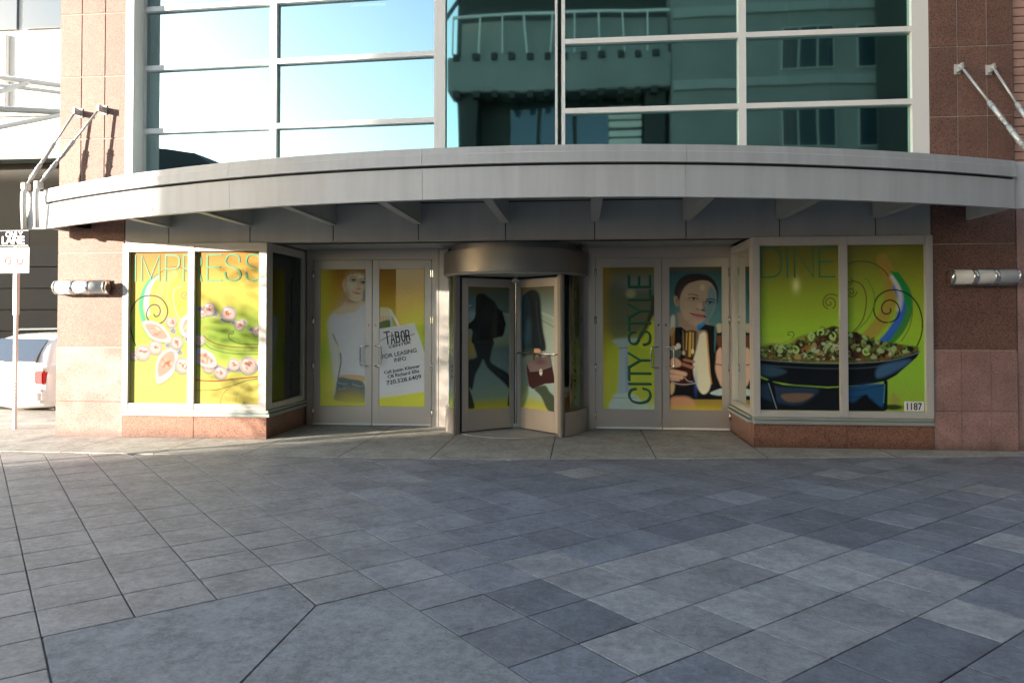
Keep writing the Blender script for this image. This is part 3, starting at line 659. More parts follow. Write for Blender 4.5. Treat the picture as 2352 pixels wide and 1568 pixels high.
# the heap of food
heap = [(90, 960), (200, 920), (330, 930), (430, 870), (560, 830), (660, 800), (760, 770), (870, 820), (960, 830), (1060, 880), (1200, 910), (1330, 930), (1470, 960), (1400, 1010), (1100, 1080), (700, 1090), (90, 1060)]
A.poly(heap, (62, 48, 26), 8, 1)
A.poly([(90, 880), (200, 870), (360, 880), (430, 870), (560, 830), (560, 900), (200, 950), (90, 960)], (165, 190, 70), 14, .5)
q = np.random.default_rng(5)
cols_ = [(120, 150, 74), (150, 178, 118), (104, 70, 34), (54, 28, 16), (16, 20, 12), (84, 104, 44), (140, 98, 50), (160, 140, 90), (80, 42, 24), (170, 186, 150)]
for _ in range(420):
    x = 95 + q.random() * 1370; top = np.interp(x, [90, 330, 560, 760, 960, 1200, 1470], [975, 940, 845, 790, 845, 925, 975]); bot = np.interp(x, [90, 400, 800, 1100, 1470], [1040, 1075, 1085, 1070, 985]); y = top + (bot - top) * q.random()
    k = q.integers(10) if y > top + 90 else [0, 1, 5, 3, 4, 2][q.integers(6)]
    rr = 10 + q.random() * 24; A.ell(x, y, rr, rr * (.35 + .5 * q.random()), cols_[k], 3.5, .9, q.random() * 180)
for x, y in ((410, 985), (735, 860), (560, 860), (1030, 990), (640, 830)): A.line(spiral(x, y, 34, 14, q.random() * 360, .8), 16, (160, 200, 110), 4)
A.line([(90, 1052), (300, 1066), (600, 1074), (800, 1076), (1100, 1064), (1300, 1030), (1480, 985)], 12, (110, 78, 40), 4)
# bowl
A.poly([(80, 1060), (400, 1085), (800, 1098), (1150, 1075), (1350, 1030), (1500, 985), (1470, 1040), (1380, 1120), (1290, 1200), (1200, 1250), (1000, 1290), (700, 1305), (400, 1290), (200, 1260), (80, 1200)], (14, 18, 24), 4, 1, False)
A.line([(80, 1068), (300, 1085), (600, 1098), (900, 1096), (1200, 1075), (1400, 1030), (1500, 992)], 7, (120, 140, 145), 4, .9)
A.line([(80, 1110), (300, 1130), (700, 1145), (1000, 1138), (1250, 1110)], 8, (70, 90, 100), 6, .7)
A.poly([(80, 1120), (260, 1140), (330, 1180), (200, 1220), (80, 1190)], (50, 80, 100), 14, .8); A.poly([(1150, 1120), (1400, 1060), (1380, 1110), (1220, 1200), (1120, 1220)], (70, 110, 150), 16, .7)
A.poly([(80, 1230), (300, 1290), (700, 1315), (1190, 1275), (1190, 1515), (80, 1515)], (14, 18, 24), 5, 1, False)
A.poly([(100, 1290), (300, 1310), (600, 1320), (560, 1400), (400, 1470), (100, 1400)], (38, 58, 80), 14, .9); A.poly([(850, 1320), (1180, 1280), (1180, 1480), (1060, 1400), (1000, 1380), (900, 1440)], (30, 80, 125), 14, .9)
A.poly([(160, 1270), (210, 1270), (250, 1500), (220, 1500)], (8, 10, 12), 5); A.line([(170, 1280), (240, 1500)], 9, (120, 145, 150), 4, .9, False)
A.line([(1200, 1260), (1195, 1490)], 34, (8, 12, 14), 4, 1, False); A.line([(1190, 1280), (1180, 1440)], 8, (90, 150, 160), 4, .8, False)
A.line([(860, 1338), (1000, 1325), (1180, 1290)], 4, (12, 18, 22), 3); A.line([(860, 1398), (960, 1390), (1040, 1380)], 4, (12, 18, 22), 3)
A.poly([(290, 1375), (560, 1368), (480, 1430), (340, 1440)], (120, 95, 70), 8, .8); A.poly([(1255, 1350), (1310, 1400), (1320, 1440), (1250, 1450)], (150, 140, 70), 8, .8)
A.poly([(920, 1500), (960, 1430), (1030, 1370), (1060, 1420), (1150, 1500)], (8, 10, 10), 8); A.ell(1260, 1478, 90, 24, (16, 18, 16), 8, .9)
A.blob(420, 410, 34, 60, (225, 225, 150), .75, 2); A.blob(1250, 130, 90, 60, (150, 160, 70), .3)
A.noise(.03, 3, 3, 2)
fR = planar(2.14, 2.45, 90, 35, 4.035, .445, 1535, 1515, .012)
A.build('food_bowl_print', fR, WR, (85, 28, 1540, 1518))
lt_ = MB(); word(lt_, [('D', 112, 290), ('I', 342, 342), ('N', 408, 572), ('E', 628, 762)], fR, .019, 75, 335); lt_.build('lettering', M['lettg'], WR)
# house number plate in the lower corner of the pane
hn = MB().box(3.80, 4.02, -.002, .008, .452, .566, .002).build('number_plate', M['wht'], WR)
text_mesh('plate_number', '1187', .118, M['lettk'], hn, Matrix.Translation((3.805, -.006, .468)) @ Matrix.Rotation(R(90), 4, 'X'), .80, .002)

# ---------------------------------------------------------------- entrance doors
def door_pair(xa, xb, label):
    """jamb frame + two leaves between xa and xb, on the recess line"""
    Y = 1.30
    fr = MB(); fr.box(xa - .1, xa, Y - .03, Y + .1, 0, 2.56, .004); fr.box(xb, xb + .1, Y - .03, Y + .1, 0, 2.56, .004)
    fr.box(xa, xb, Y - .03, Y + .1, 2.405, 2.56, .004); fr.box(xa - .098, xb + .098, Y - .045, Y - .032, 2.42, 2.545, .003)
    return fr.build('door_frame', M['bronze'], B)
def leaf(x0, x1, hand, label):
    Y = 1.27; sw = .10; lf = MB()
    lf.box(x0, x0 + sw, Y, Y + .045, .012, 2.40, .004); lf.box(x1 - sw, x1, Y, Y + .045, .012, 2.40, .004)
    lf.box(x0 + sw, x1 - sw, Y, Y + .045, .012, .285, .004); lf.box(x0 + sw, x1 - sw, Y, Y + .045, 2.27, 2.40, .004)
    d = lf.build('door', M['bronze'], B); d['label'] = label
    MB().box(x0 + .004, x1 - .004, Y - .014, Y - .002, .012, .040, .002).build('door_sweep', M['white'], d)
    xh = (x1 - .045) if hand > 0 else (x0 + .045); s = -hand
    h = MB(); pts = [(xh, Y, 1.16), (xh, Y - .03, 1.16), (xh + s * .03, Y - .055, 1.158), (xh + s * .085, Y - .062, 1.155), (xh + s * .105, Y - .064, 1.135), (xh + s * .108, Y - .064, 1.0), (xh + s * .105, Y - .064, .895), (xh + s * .085, Y - .062, .875), (xh + s * .03, Y - .055, .872), (xh, Y - .03, .87), (xh, Y, .87)]
    h.tube([tuple(p) for p in smooth_line(pts, 4)], .0105, 10); h.build('door_handle', M['chrome'], d)
    k = MB(); k.lathe([(.014, 0), (.016, .004), (.014, .008)], Matrix.Translation((xh, Y - .001, 1.46)) @ Matrix.Rotation(R(90), 4, 'X'), 16); k.build('lock_cylinder', M['chrome'], d)
    xq = x0 - .004 if hand > 0 else x1 + .004
    for z in (.2, .87, 1.53, 2.2):
        hg = MB(); hg.tube([(xq, Y - .012, z - .055), (xq, Y - .012, z + .055)], .010, 10); hg.box(xq - .018, xq + .018, Y - .008, Y - .001, z - .05, z + .05); hg.build('hinge', M['chrome'], d)
    return d
door_pair(-3.90, -2.14, ''); door_pair(.20, 2.045, '')
D1 = leaf(-3.895, -3.022, 1, 'door leaf with the woman in a white top'); D2 = leaf(-3.014, -2.145, -1, 'door leaf with the white shopping bag')
D3 = leaf(.205, 1.118, 1, 'door leaf with the words CITY STYLE'); D4 = leaf(1.126, 2.04, -1, 'door leaf with the woman raising glasses')
YP = 1.285
# ---- woman with the shopping bag: units of a 2.412x crop, panes x 70..465 and 645..1060, y 75..1395
A = Art(60, 65, 1070, 1405, 300, 400, 1.9)
A.vgrad([(65, (128, 88, 28)), (250, (160, 118, 34)), (450, (170, 140, 42)), (700, (170, 165, 48)), (900, (150, 175, 52)), (1150, (200, 190, 60)), (1400, (222, 188, 62))])
A.blob(60, 700, 110, 900, (240, 184, 62), .85, 2.5); A.blob(120, 1330, 150, 200, (250, 205, 80), .8); A.blob(90, 900, 60, 140, (140, 170, 50), .7)
A.blob(980, 700, 160, 260, (150, 175, 45), .7); A.blob(850, 200, 260, 160, (120, 92, 26), .6)
SK = (206, 168, 138); SKL = (224, 192, 166)
# glow round the body, arms
A.blob(330, 900, 170, 520, (235, 232, 200), .55, 4)
A.poly([(240, 480), (160, 520), (130, 600), (140, 720), (165, 900), (185, 1060), (205, 1200), (180, 1290), (215, 1300), (240, 1180), (235, 1000), (225, 800), (245, 640)], (238, 216, 180), 12, .95)
# neck and head
A.poly([(300, 330), (270, 420), (180, 500), (300, 520), (470, 470), (470, 400), (410, 380), (400, 330)], SK, 8, 1)
A.blob(350, 385, 60, 26, (120, 82, 56), .7)
A.ell(368, 245, 100, 150, (204, 172, 140), 5, 1, -8)
A.poly([(275, 190), (270, 120), (320, 80), (400, 66), (480, 80), (480, 150), (430, 130), (360, 130), (310, 150), (292, 200), (285, 260)], (150, 104, 52), 12, .8)
A.ell(272, 225, 12, 34, (190, 150, 120), 4, 1, 5)
for ex, ey in ((355, 190), (440, 212)):
    A.blob(ex, ey, 34, 20, (110, 76, 56), .75); A.ell(ex, ey, 22, 8, (190, 170, 150), 4, .6, 10); A.ell(ex + 2, ey, 12, 9, (38, 26, 20), 3.5); A.line([(ex - 32, ey - 26), (ex, ey - 36), (ex + 30, ey - 26)], 7, (92, 62, 38), 3, .8); A.line([(ex - 24, ey - 4), (ex, ey - 11), (ex + 24, ey - 2)], 5, (40, 26, 20), 2)
A.blob(402, 262, 16, 34, (186, 142, 112), .6); A.blob(402, 274, 22, 7, (140, 90, 70), .7)
A.poly([(340, 292), (375, 296), (395, 302), (420, 306), (412, 322), (385, 322), (355, 310)], (186, 88, 76), 3); A.line([(350, 298), (380, 304), (412, 308)], 5, (244, 236, 226), 2)
A.blob(300, 300, 26, 90, (160, 122, 92), .5); A.blob(330, 250, 30, 50, (226, 196, 166), .6); A.blob(420, 150, 50, 26, (222, 190, 158), .6)
for k in range(9): A.line([(285 + k * 20, 150 - abs(k - 4) * 4), (300 + k * 19, 110), (330 + k * 16, 78)], 4, [(170, 124, 66), (110, 74, 36)][k % 2], 3, .6)
A.blob(298, 345, 30, 40, (150, 110, 80), .5); A.blob(455, 330, 20, 60, (60, 90, 80), .8)
# white top
A.poly([(170, 610), (215, 540), (300, 510), (380, 490), (480, 455), (480, 1095), (440, 1100), (250, 1095), (245, 980), (238, 860), (205, 760), (180, 690)], (232, 234, 224), 6, 1)
A.blob(440, 700, 40, 260, (200, 208, 200), .6); A.blob(300, 640, 80, 120, (244, 244, 236), .8); A.line([(250, 1060), (330, 1074), (460, 1062)], 6, (190, 196, 188), 4, .7); A.line([(330, 800), (380, 840), (460, 820)], 8, (206, 212, 204), 8, .6)
for (x0_, y0_, x1_, y1_) in ((230, 620, 300, 760), (420, 560, 380, 700), (440, 760, 350, 900), (260, 880, 330, 1000), (450, 900, 380, 1040), (250, 980, 420, 1030), (300, 560, 360, 640)): A.line([(x0_, y0_), ((x0_ + x1_) / 2 + 10, (y0_ + y1_) / 2 - 12), (x1_, y1_)], 16, (196, 204, 196), 12, .6)
A.line([(225, 545), (300, 515), (380, 496), (465, 462)], 7, (186, 190, 178), 4, .8)
A.poly([(180, 700), (225, 810), (215, 800), (185, 740)], (120, 110, 70), 5, .8)
# midriff and jeans
A.poly([(262, 1096), (440, 1100), (442, 1160), (300, 1140), (240, 1130)], (214, 156, 112), 5); A.poly([(230, 1125), (330, 1135), (445, 1165), (462, 1310), (430, 1360), (210, 1340), (205, 1250)], (92, 104, 104), 6)
A.noise(.02, 4, 4, 3)
for (a, b, c, d, e_) in ((225, 1165, 300, 1180, 1), (330, 1150, 350, 1230, 0), (235, 1230, 290, 1215, 1), (250, 1195, 275, 1250, 0), (420, 1180, 440, 1300, 0), (350, 1180, 440, 1200, 1), (300, 1290, 350, 1300, 1)): A.line([(a, b), ((a + c) / 2, (b + d) / 2 + 8), (c, d)], 7, [(58, 70, 80), (156, 164, 164)][e_], 5, .7)
A.blob(330, 1290, 130, 50, (150, 120, 60), .75); A.blob(340, 1235, 70, 30, (120, 118, 96), .5)
A.blob(340, 1380, 220, 90, (205, 178, 58), .85); A.line([(245, 890), (250, 960), (240, 1040), (225, 1130)], 9, (30, 40, 80), 5, .9)
# hand, straps and bag
A.poly([(640, 470), (690, 450), (740, 462), (765, 510), (745, 570), (700, 620), (640, 640)], (210, 176, 142), 6)
for k in range(4): A.line([(655 + k * 24, 540), (660 + k * 24, 580), (652 + k * 22, 604)], 12, (170, 122, 94), 5, .6)
A.poly([(640, 600), (740, 570), (745, 640), (640, 655)], (70, 90, 44), 6, .9)
A.line([(745, 480), (790, 560), (830, 640)], 22, (214, 222, 220), 3, 1); A.line([(750, 560), (760, 650)], 20, (140, 175, 190), 4, .9)
A.poly([(640, 655), (960, 602), (1055, 875), (1060, 1255), (645, 1330)], (212, 220, 220), 3, 1, False); A.poly([(965, 605), (1058, 875), (1052, 880)], (150, 170, 180), 3, .9, False)
A.blob(850, 1360, 320, 65, (218, 196, 62), .9, 3); A.line([(645, 1325), (850, 1290), (1060, 1255)], 10, (190, 196, 90), 5, .8, False)
A.noise(.02, 3, 3, 4)
fD = planar(-3.795, 2.272, 70, 85, -3.118, .282, 465, 1392, YP); fD2 = planar(-2.916, 2.272, 645, 82, -2.243, .282, 1060, 1398, YP)
A.build('shopper_print', fD, D1, (66, 76, 469, 1400)); A.build('shopping_bag_print', fD2, D2, (641, 70, 1064, 1402))
# bag writing, tilted as printed; frame of the 5.226x crop (src 1500.., 1300..)
def bag_pt(cx, cy):
    px, py = (cx / 5.226 + 250) * 2.412, (cy / 5.226 + 250) * 2.412
    return Vector(fD2(np.array([px]), np.array([py]))[0])
def bag_text(txt, xl, yl, xr, yr, hcap):
    a, b = bag_pt(xl, yl), bag_pt(xr, yr); cu = bpy.data.curves.new('t', 'FONT'); cu.body = txt; cu.size = 1; cu.offset = .0; ob = bpy.data.objects.new('t', cu); m0 = bpy.data.meshes.new_from_object(ob)
    wd = max(v_.co.x for v_ in m0.vertices); bpy.data.meshes.remove(m0); bpy.data.objects.remove(ob); bpy.data.curves.remove(cu)
    L_ = (b - a).length; hs = hcap / 5.226 * 2.412 / 1307 * 1.99 / .73
    mt = Matrix.Translation(a + Vector((0, -.003, 0))) @ Matrix.Rotation(-math.atan2(b.z - a.z, b.x - a.x), 4, 'Y') @ Matrix.Rotation(R(90), 4, 'X')
    return text_mesh('lettering', txt, hs, M['lettk'], D2, mt, L_ / (wd * hs), .0011)
bag_text('FOR LEASING', 145, 740, 832, 590, 86); bag_text('INFO', 388, 805, 625, 760, 84)
bag_text('Call Justin Kliewer', 192, 1052, 900, 905, 66); bag_text('CB Richard Ellis', 262, 1140, 885, 1010, 68); bag_text('720.528.6409', 240, 1275, 925, 1132, 84)
bag_text('CENTER', 282, 520, 715, 415, 52)
lg = MB()
fb = lambda cx, cy: np.array([bag_pt(a, b) for a, b in zip(np.ravel(cx), np.ravel(cy))])
def logo(ch, xl, yt, xr, yb, wd=.012):
    k = -.17
    glyph(lg, ch, lambda x, y: (xl + (xr - xl) * x + (1 - y) * 32, yb + (yt - yb) * y + k * (x * (xr - xl))), wd, fb, -.003)
logo('T', 185, 190, 285, 440, .018); logo('A', 305, 200, 372, 425, .018); logo('B', 405, 185, 470, 400, .018); logo('O', 515, 165, 575, 380, .018); logo('R', 605, 150, 665, 360, .018)
ribbon(lg, [(118, 362), (230, 295), (330, 258), (430, 248), (530, 268), (640, 275), (720, 245), (792, 215)], .007, fb, -.0045)
lg.build('lettering', M['lettk'], D2)

# ---- column print with CITY STYLE: units of a 1.65x crop (src 2300,900), pane x 205..512, y 268..1212
G3 = 1.6
A = Art(200, 262, 518, 1218, 150, 420, G3)
A.vgrad([(262, (112, 88, 36)), (330, (110, 112, 84)), (480, (104, 108, 88)), (650, (96, 98, 60)), (740, (140, 150, 48)), (800, (158, 176, 50)), (1212, (170, 178, 58))])
A.blob(205, 500, 60, 330, (150, 120, 34), .9, 3)
A.poly([(240, 400), (330, 380), (500, 380), (505, 480), (480, 600), (420, 700), (300, 745), (250, 720), (225, 600)], (92, 96, 70), 22, .8)
A.blob(420, 380, 110, 50, (120, 134, 130), .8); A.line([(512, 470), (500, 560), (470, 660), (440, 720)], 30, (52, 50, 38), 9, .8); A.blob(205, 1000, 60, 240, (188, 178, 60), .6)
A.poly([(512, 600), (480, 660), (440, 740), (420, 800), (512, 800)], (180, 186, 50), 10, .9)
WC = (150, 166, 168)
A.poly([(262, 752), (400, 738), (395, 765), (360, 782), (352, 800), (300, 800), (290, 785)], WC, 4, .95); A.line([(290, 740), (400, 735)], 8, (120, 140, 120), 4, .7, False)
A.poly([(302, 800), (352, 800), (358, 900), (362, 1000), (368, 1110), (290, 1110), (298, 1000), (302, 900)], WC, 5, 1, False); A.line([(303, 806), (350, 804)], 5, (60, 70, 66), 2, .8, False)
A.blob(348, 960, 10, 160, (120, 138, 150), .7); A.poly([(285, 1110), (375, 1108), (430, 1150), (460, 1212), (250, 1212), (262, 1140)], (166, 184, 176), 9, .95); A.line([(265, 1136), (400, 1136)], 4, (120, 140, 120), 3, .8, False)
A.blob(470, 1200, 70, 40, (176, 196, 180), .6); A.blob(372, 445, 30, 34, (168, 168, 120), .7, 4)
A.noise(.03, 3, 3, 5)
fC = planar(.305, 2.272, 205, 268, 1.018, .282, 512, 1212, YP); A.build('column_print', fC, D3, (201, 263, 517, 1217))
lt_ = MB(); lk_ = MB()
def vword(p, spec, wd, dy, off=0):
    for ch, ya, yb in spec: glyph(p, ch, lambda x, y: (484 + off - 126 * y, ya - (ya - yb) * x + off), wd, fC, dy)
spec = [('C', 1166, 1070), ('I', 1040, 1040), ('T', 1012, 930), ('Y', 930, 838), ('S', 780, 692), ('T', 682, 592), ('Y', 600, 512), ('L', 482, 420), ('E', 396, 325)]
vword(lk_, spec, .030, -.003, 5); vword(lt_, spec, .024, -.005)
lt_.build('lettering', M['lettg'], D3); lk_.build('letter_shade', mat('dark_green_print', (.02, .06, .04), .5), D3)

# ---- woman with the champagne glasses: units of a 2.529x crop (src 2640,1040): pane x 135..605, y 55..1508
A = Art(128, 48, 612, 1515, 210, 500, 1.35)
A.vgrad([(48, (92, 78, 40)), (110, (50, 76, 76)), (160, (44, 84, 92)), (450, (60, 104, 112)), (650, (78, 120, 126)), (900, (60, 50, 50)), (1515, (160, 140, 60))])
A.blob(560, 500, 90, 200, (70, 124, 136), .6)
SK = (150, 138, 124)
A.poly([(225, 520), (215, 600), (232, 700), (300, 740), (400, 760), (470, 700), (470, 600)], (140, 122, 108), 10)      # neck
A.poly([(185, 345), (190, 260), (230, 180), (300, 135), (400, 128), (490, 150), (550, 220), (575, 320), (565, 420), (540, 400), (520, 300), (400, 220), (280, 260), (240, 350), (215, 400)], (34, 28, 26), 6)
A.poly([(248, 300), (300, 230), (400, 195), (490, 205), (540, 270), (558, 360), (548, 460), (510, 560), (460, 630), (400, 668), (330, 640), (270, 580), (232, 480), (228, 390)], SK, 6)
A.poly([(470, 400), (500, 250), (550, 300), (558, 380), (545, 470), (505, 570), (460, 630), (410, 665), (450, 600), (455, 520)], (58, 118, 140), 16, .75)
A.poly([(390, 640), (455, 620), (450, 700), (430, 730), (390, 710)], (14, 122, 190), 8, .95)
A.ell(198, 400, 22, 60, (146, 126, 106), 5, 1, -8); A.blob(204, 395, 8, 36, (100, 76, 60), .7)
A.poly([(186, 345), (200, 250), (270, 170), (360, 140), (420, 180), (300, 228), (240, 330), (222, 390), (208, 350)], (40, 32, 28), 8)
A.blob(300, 350, 50, 60, (168, 152, 136), .6); A.blob(290, 520, 50, 60, (164, 146, 130), .6); A.blob(432, 265, 24, 34, (176, 166, 150), .85, 4)
for ex, ey, d in ((350, 382, 0), (495, 418, 1)):
    A.blob(ex, ey, 50, 20, (84, 68, 60) if not d else (38, 66, 86), .7); A.ell(ex, ey + 2, 30, 8, (186, 180, 170) if not d else (100, 140, 156), 3, .8, 6); A.ell(ex + 4, ey + 1, 12, 9, (24, 20, 22), 3)
    A.line([(ex - 38, ey - 6), (ex, ey - 12), (ex + 38, ey)], 7, (26, 20, 20), 2.5); 
A.line([(305, 338), (345, 334), (395, 350)], 9, (60, 44, 36), 4, .85); A.line([(468, 390), (500, 380), (545, 392)], 10, (20, 26, 34), 4, .9)
A.poly([(440, 400), (455, 470), (460, 505), (440, 510), (436, 470)], (30, 84, 118), 8, .7); A.ell(392, 487, 15, 6, (60, 40, 36), 4, .9); A.ell(432, 496, 17, 8, (30, 28, 34), 4, .9); A.blob(408, 462, 22, 30, (172, 156, 142), .7)
A.poly([(315, 524), (350, 528), (395, 536), (440, 542), (460, 558), (430, 576), (385, 572), (350, 552)], (154, 84, 92), 4); A.line([(318, 526), (380, 548), (455, 558)], 5, (70, 34, 40), 2.5); A.line([(360, 553), (400, 566), (430, 562)], 5, (186, 130, 134), 3)
A.ell(453, 562, 10, 8, (16, 24, 34), 3); A.blob(390, 620, 40, 24, (168, 150, 136), .5)
# clothes: black jacket, pale neckline, white glowing shirt
A.poly([(135, 680), (240, 665), (300, 720), (380, 720), (455, 640), (530, 655), (605, 700), (605, 1400), (135, 1400)], (12, 12, 16), 6, 1, False)
A.poly([(385, 740), (400, 705), (470, 715), (470, 850), (470, 940), (385, 950)], (150, 132, 116), 10); A.line([(388, 862), (430, 840), (465, 800)], 5, (110, 80, 50), 3)
A.poly([(392, 820), (410, 740), (462, 730), (478, 900), (490, 1010), (495, 1130), (505, 1230), (480, 1320), (430, 1345), (385, 1280), (350, 1150), (345, 1030), (365, 930)], (224, 214, 190), 8)
A.line([(470, 740), (478, 850), (484, 960), (490, 1080), (500, 1180), (510, 1240)], 12, (235, 150, 70), 6, .8); A.blob(370, 1230, 16, 120, (70, 110, 200), .4)
A.poly([(560, 640), (605, 640), (605, 710), (565, 720)], (186, 180, 160), 8, .8); A.poly([(540, 660), (560, 720), (545, 900), (535, 900)], (60, 120, 130), 5, .7)
A.poly([(556, 770), (605, 760), (605, 890), (575, 880)], (96, 60, 44), 8); A.poly([(560, 910), (605, 900), (605, 1250), (570, 1200), (545, 1100), (550, 1000)], (205, 170, 150), 8); A.line([(548, 1042), (600, 1050)], 9, (60, 60, 66), 4)
A.poly([(500, 1330), (560, 1300), (605, 1290), (605, 1355), (520, 1350)], (180, 200, 205), 7, .9)
# hands and glasses
A.poly([(140, 990), (230, 975), (345, 1060), (340, 1090), (300, 1260), (150, 1230)], (66, 28, 20), 14, .9)
A.poly([(150, 560), (185, 560), (180, 700), (150, 760), (138, 700)], (188, 186, 170), 8, .9); A.poly([(146, 700), (180, 680), (176, 860), (150, 860)], (150, 112, 50), 6, .8)
A.poly([(262, 722), (382, 715), (372, 880), (350, 960), (300, 985), (262, 950), (248, 860)], (84, 56, 26), 6)
A.line([(292, 730), (285, 900)], 10, (200, 170, 90), 4, .8, False); A.line([(322, 725), (316, 960)], 20, (206, 170, 84), 5, .85, False); A.line([(348, 725), (345, 900)], 8, (230, 210, 140), 4, .8, False); A.line([(256, 700), (262, 940)], 5, (130, 150, 150), 3, .8, False); A.line([(384, 700), (374, 900)], 5, (120, 140, 150), 3, .8, False); A.line([(260, 718), (384, 714)], 4, (30, 30, 30), 2, .8, False)
A.ell(342, 915, 14, 26, (214, 206, 160), 4, .9); A.ell(262, 930, 14, 22, (200, 190, 160), 4, .8)
SH = (206, 168, 142)
A.ell(175, 885, 36, 24, (222, 206, 190), 6); A.ell(214, 862, 22, 30, (214, 200, 184), 6); A.poly([(150, 910), (240, 905), (220, 975), (150, 975)], (84, 100, 90), 8, .9)
A.poly([(150, 990), (200, 985), (240, 1030), (225, 1070), (150, 1070)], SH, 8)
for x0_, y0_, x1_, y1_, r in ((150, 1115, 270, 1145, 34), (148, 1165, 240, 1180, 32), (150, 1200, 215, 1205, 22)): A.line([(x0_, y0_), (x1_, y1_)], r * 2 - 22, SH, 8, 1, False)
for x0_, y0_, x1_, y1_, r in ((255, 1045, 335, 1075, 16), (270, 1000, 350, 1020, 14)): A.line([(x0_, y0_), (x1_, y1_)], r * 2, (164, 112, 90), 7, .95, False)
A.line([(155, 1225), (210, 1245), (280, 1250), (365, 1235)], 12, (170, 170, 170), 4, .8); A.line([(270, 1180), (300, 1215), (340, 1220)], 9, (190, 180, 176), 4, .8)
A.poly([(142, 1240), (180, 1250), (170, 1330), (142, 1350)], (200, 176, 130), 9, .9)
A.poly([(140, 1395), (220, 1370), (310, 1380), (360, 1440), (340, 1515), (140, 1515)], (190, 140, 110), 16, .95)
A.blob(380, 1540, 330, 75, (190, 172, 56), 1, 3); A.noise(.03, 3, 3, 6)
fE = planar(1.226, 2.272, 135, 55, 1.942, .282, 605, 1508, YP); A.build('champagne_print', fE, D4, (129, 49, 611, 1514))

# ---------------------------------------------------------------- revolving door
CX, CY, RO = -.92, 1.22, .96
RD_ = empty('revolving_door', (CX, CY, 0)); tag(RD_, 'round stainless steel revolving door between the two pairs of glass doors', 'revolving door')
def rp(bm_, name, m, parent=None, autosm=True, local=True):
    o = bm_.build(name, m, None, autosm=autosm)
    if local: o.data.transform(Matrix.Translation((-CX, -CY, 0)))
    o.parent = parent or RD_; return o
h = MB(); h.arcwall(CX, CY, .05, RO + .06, 0, 360, 2.16, 2.46, 72, True); rp(h, 'drum_header', M['drum'])
h = MB(); h.arcwall(CX, CY, .05, RO - .04, 0, 360, 2.46, 2.555, 72, True); rp(h, 'drum_collar', M['drum'])
h = MB(); h.arcwall(CX, CY, .02, RO + .02, 0, 360, 2.13, 2.158, 64, True); rp(h, 'drum_ceiling', M['soffit'])
A0, A1 = 219.0, 313.0      # the open mouth of the drum, seen from the plaza
for (a, b) in ((A0 - 66, A0), (A1, A1 + 66)):
    s = MB(); s.arcwall(CX, CY, RO - .02, RO + .02, a + 2.5, b - 2.5, .30, 2.13, 18)
    g = MB(); n = 24
    bb = MB(); bb.arcwall(CX, CY, RO - .025, RO + .03, a + 2.6, b - 2.6, .004, .32, 18); rp(bb, 'drum_base', M['bronze'])
    s.bm.free()
    for k in range(n):
        t0, t1 = R(a + 2.5 + (b - a - 5) * k / n), R(a + 2.5 + (b - a - 5) * (k + 1) / n)
        g.bm.faces.new([g.bm.verts.new((CX + RO * math.cos(t), CY + RO * math.sin(t), z)) for t, z in ((t0, .32), (t1, .32), (t1, 2.13), (t0, 2.13))])
    bmesh.ops.remove_doubles(g.bm, verts=g.bm.verts, dist=1e-4); gg = rp(g, 'curved_pane', M['doorglass'])
    for p in gg.data.polygons: p.use_smooth = True
    for t in (a, b):
        ps = MB(); c_, s_ = math.cos(R(t)), math.sin(R(t)); ps.box(-.045, .045, -.032, .032, .003, 2.13, .012, Matrix.Translation((CX + RO * c_, CY + RO * s_, 0)) @ Matrix.Rotation(R(t), 4, 'Z'))if False else None
        b_ = bmesh.new(); bmesh.ops.create_cube(b_, size=1); b_.transform(Matrix.Diagonal((.085, .065, 2.127, 1))); bmesh.ops.bevel(b_, geom=b_.edges[:], offset=.012, segments=2, affect='EDGES')
        ps.add(b_, Matrix.Translation((CX + RO * c_, CY + RO * s_, 1.066)) @ Matrix.Rotation(R(t), 4, 'Z')); rp(ps, 'drum_post', M['drum'])
def arc_map(a0, a1, px0, px1, py0, py1):
    def f(px, py):
        t = np.radians(a0 + (px - px0) / (px1 - px0) * (a1 - a0)); z = 2.12 + (py - py0) / (py1 - py0) * (.33 - 2.12)
        return np.stack([(RO - .012) * np.cos(t), (RO - .012) * np.sin(t), z], -1)
    return f
A = Art(900, 310, 1070, 1250, 120, 300, 1.2)
A.vgrad([(310, (44, 42, 32)), (420, (50, 62, 58)), (700, (62, 82, 80)), (1000, (58, 78, 70)), (1120, (60, 84, 70)), (1200, (92, 112, 50)), (1250, (130, 140, 50))])
A.poly([(960, 390), (1020, 360), (1060, 420), (1065, 800), (1040, 950), (960, 900), (945, 600)], (20, 26, 26), 12, .9); A.poly([(905, 420), (950, 430), (965, 640), (950, 900), (905, 920)], (66, 96, 102), 12, .8)
A.blob(975, 850, 16, 28, (150, 112, 80), .8); A.poly([(920, 1000), (1000, 1010), (1050, 1040), (1040, 1080), (930, 1075)], (22, 22, 26), 10, .8); A.poly([(980, 1070), (1030, 1080), (1010, 1230), (960, 1200)], (40, 54, 44), 10, .8); A.noise(.05, 4, 6, 9)
A.build('passer_by_print', arc_map(A1 + 3, A1 + 63, 905, 1065, 315, 1245), RD_, (902, 312, 1068, 1248))
A = Art(0, 310, 170, 1250, 120, 300, 1.3)
A.vgrad([(310, (60, 56, 40)), (500, (60, 74, 58)), (700, (120, 112, 60)), (860, (112, 118, 62)), (950, (60, 100, 110)), (1150, (80, 120, 110)), (1230, (170, 160, 54))])
A.poly([(60, 380), (130, 420), (150, 640), (110, 700), (70, 600)], (34, 44, 34), 12, .8); A.poly([(100, 880), (160, 900), (165, 1100), (130, 1060)], (24, 36, 44), 10, .9); A.noise(.06, 4, 6, 10)
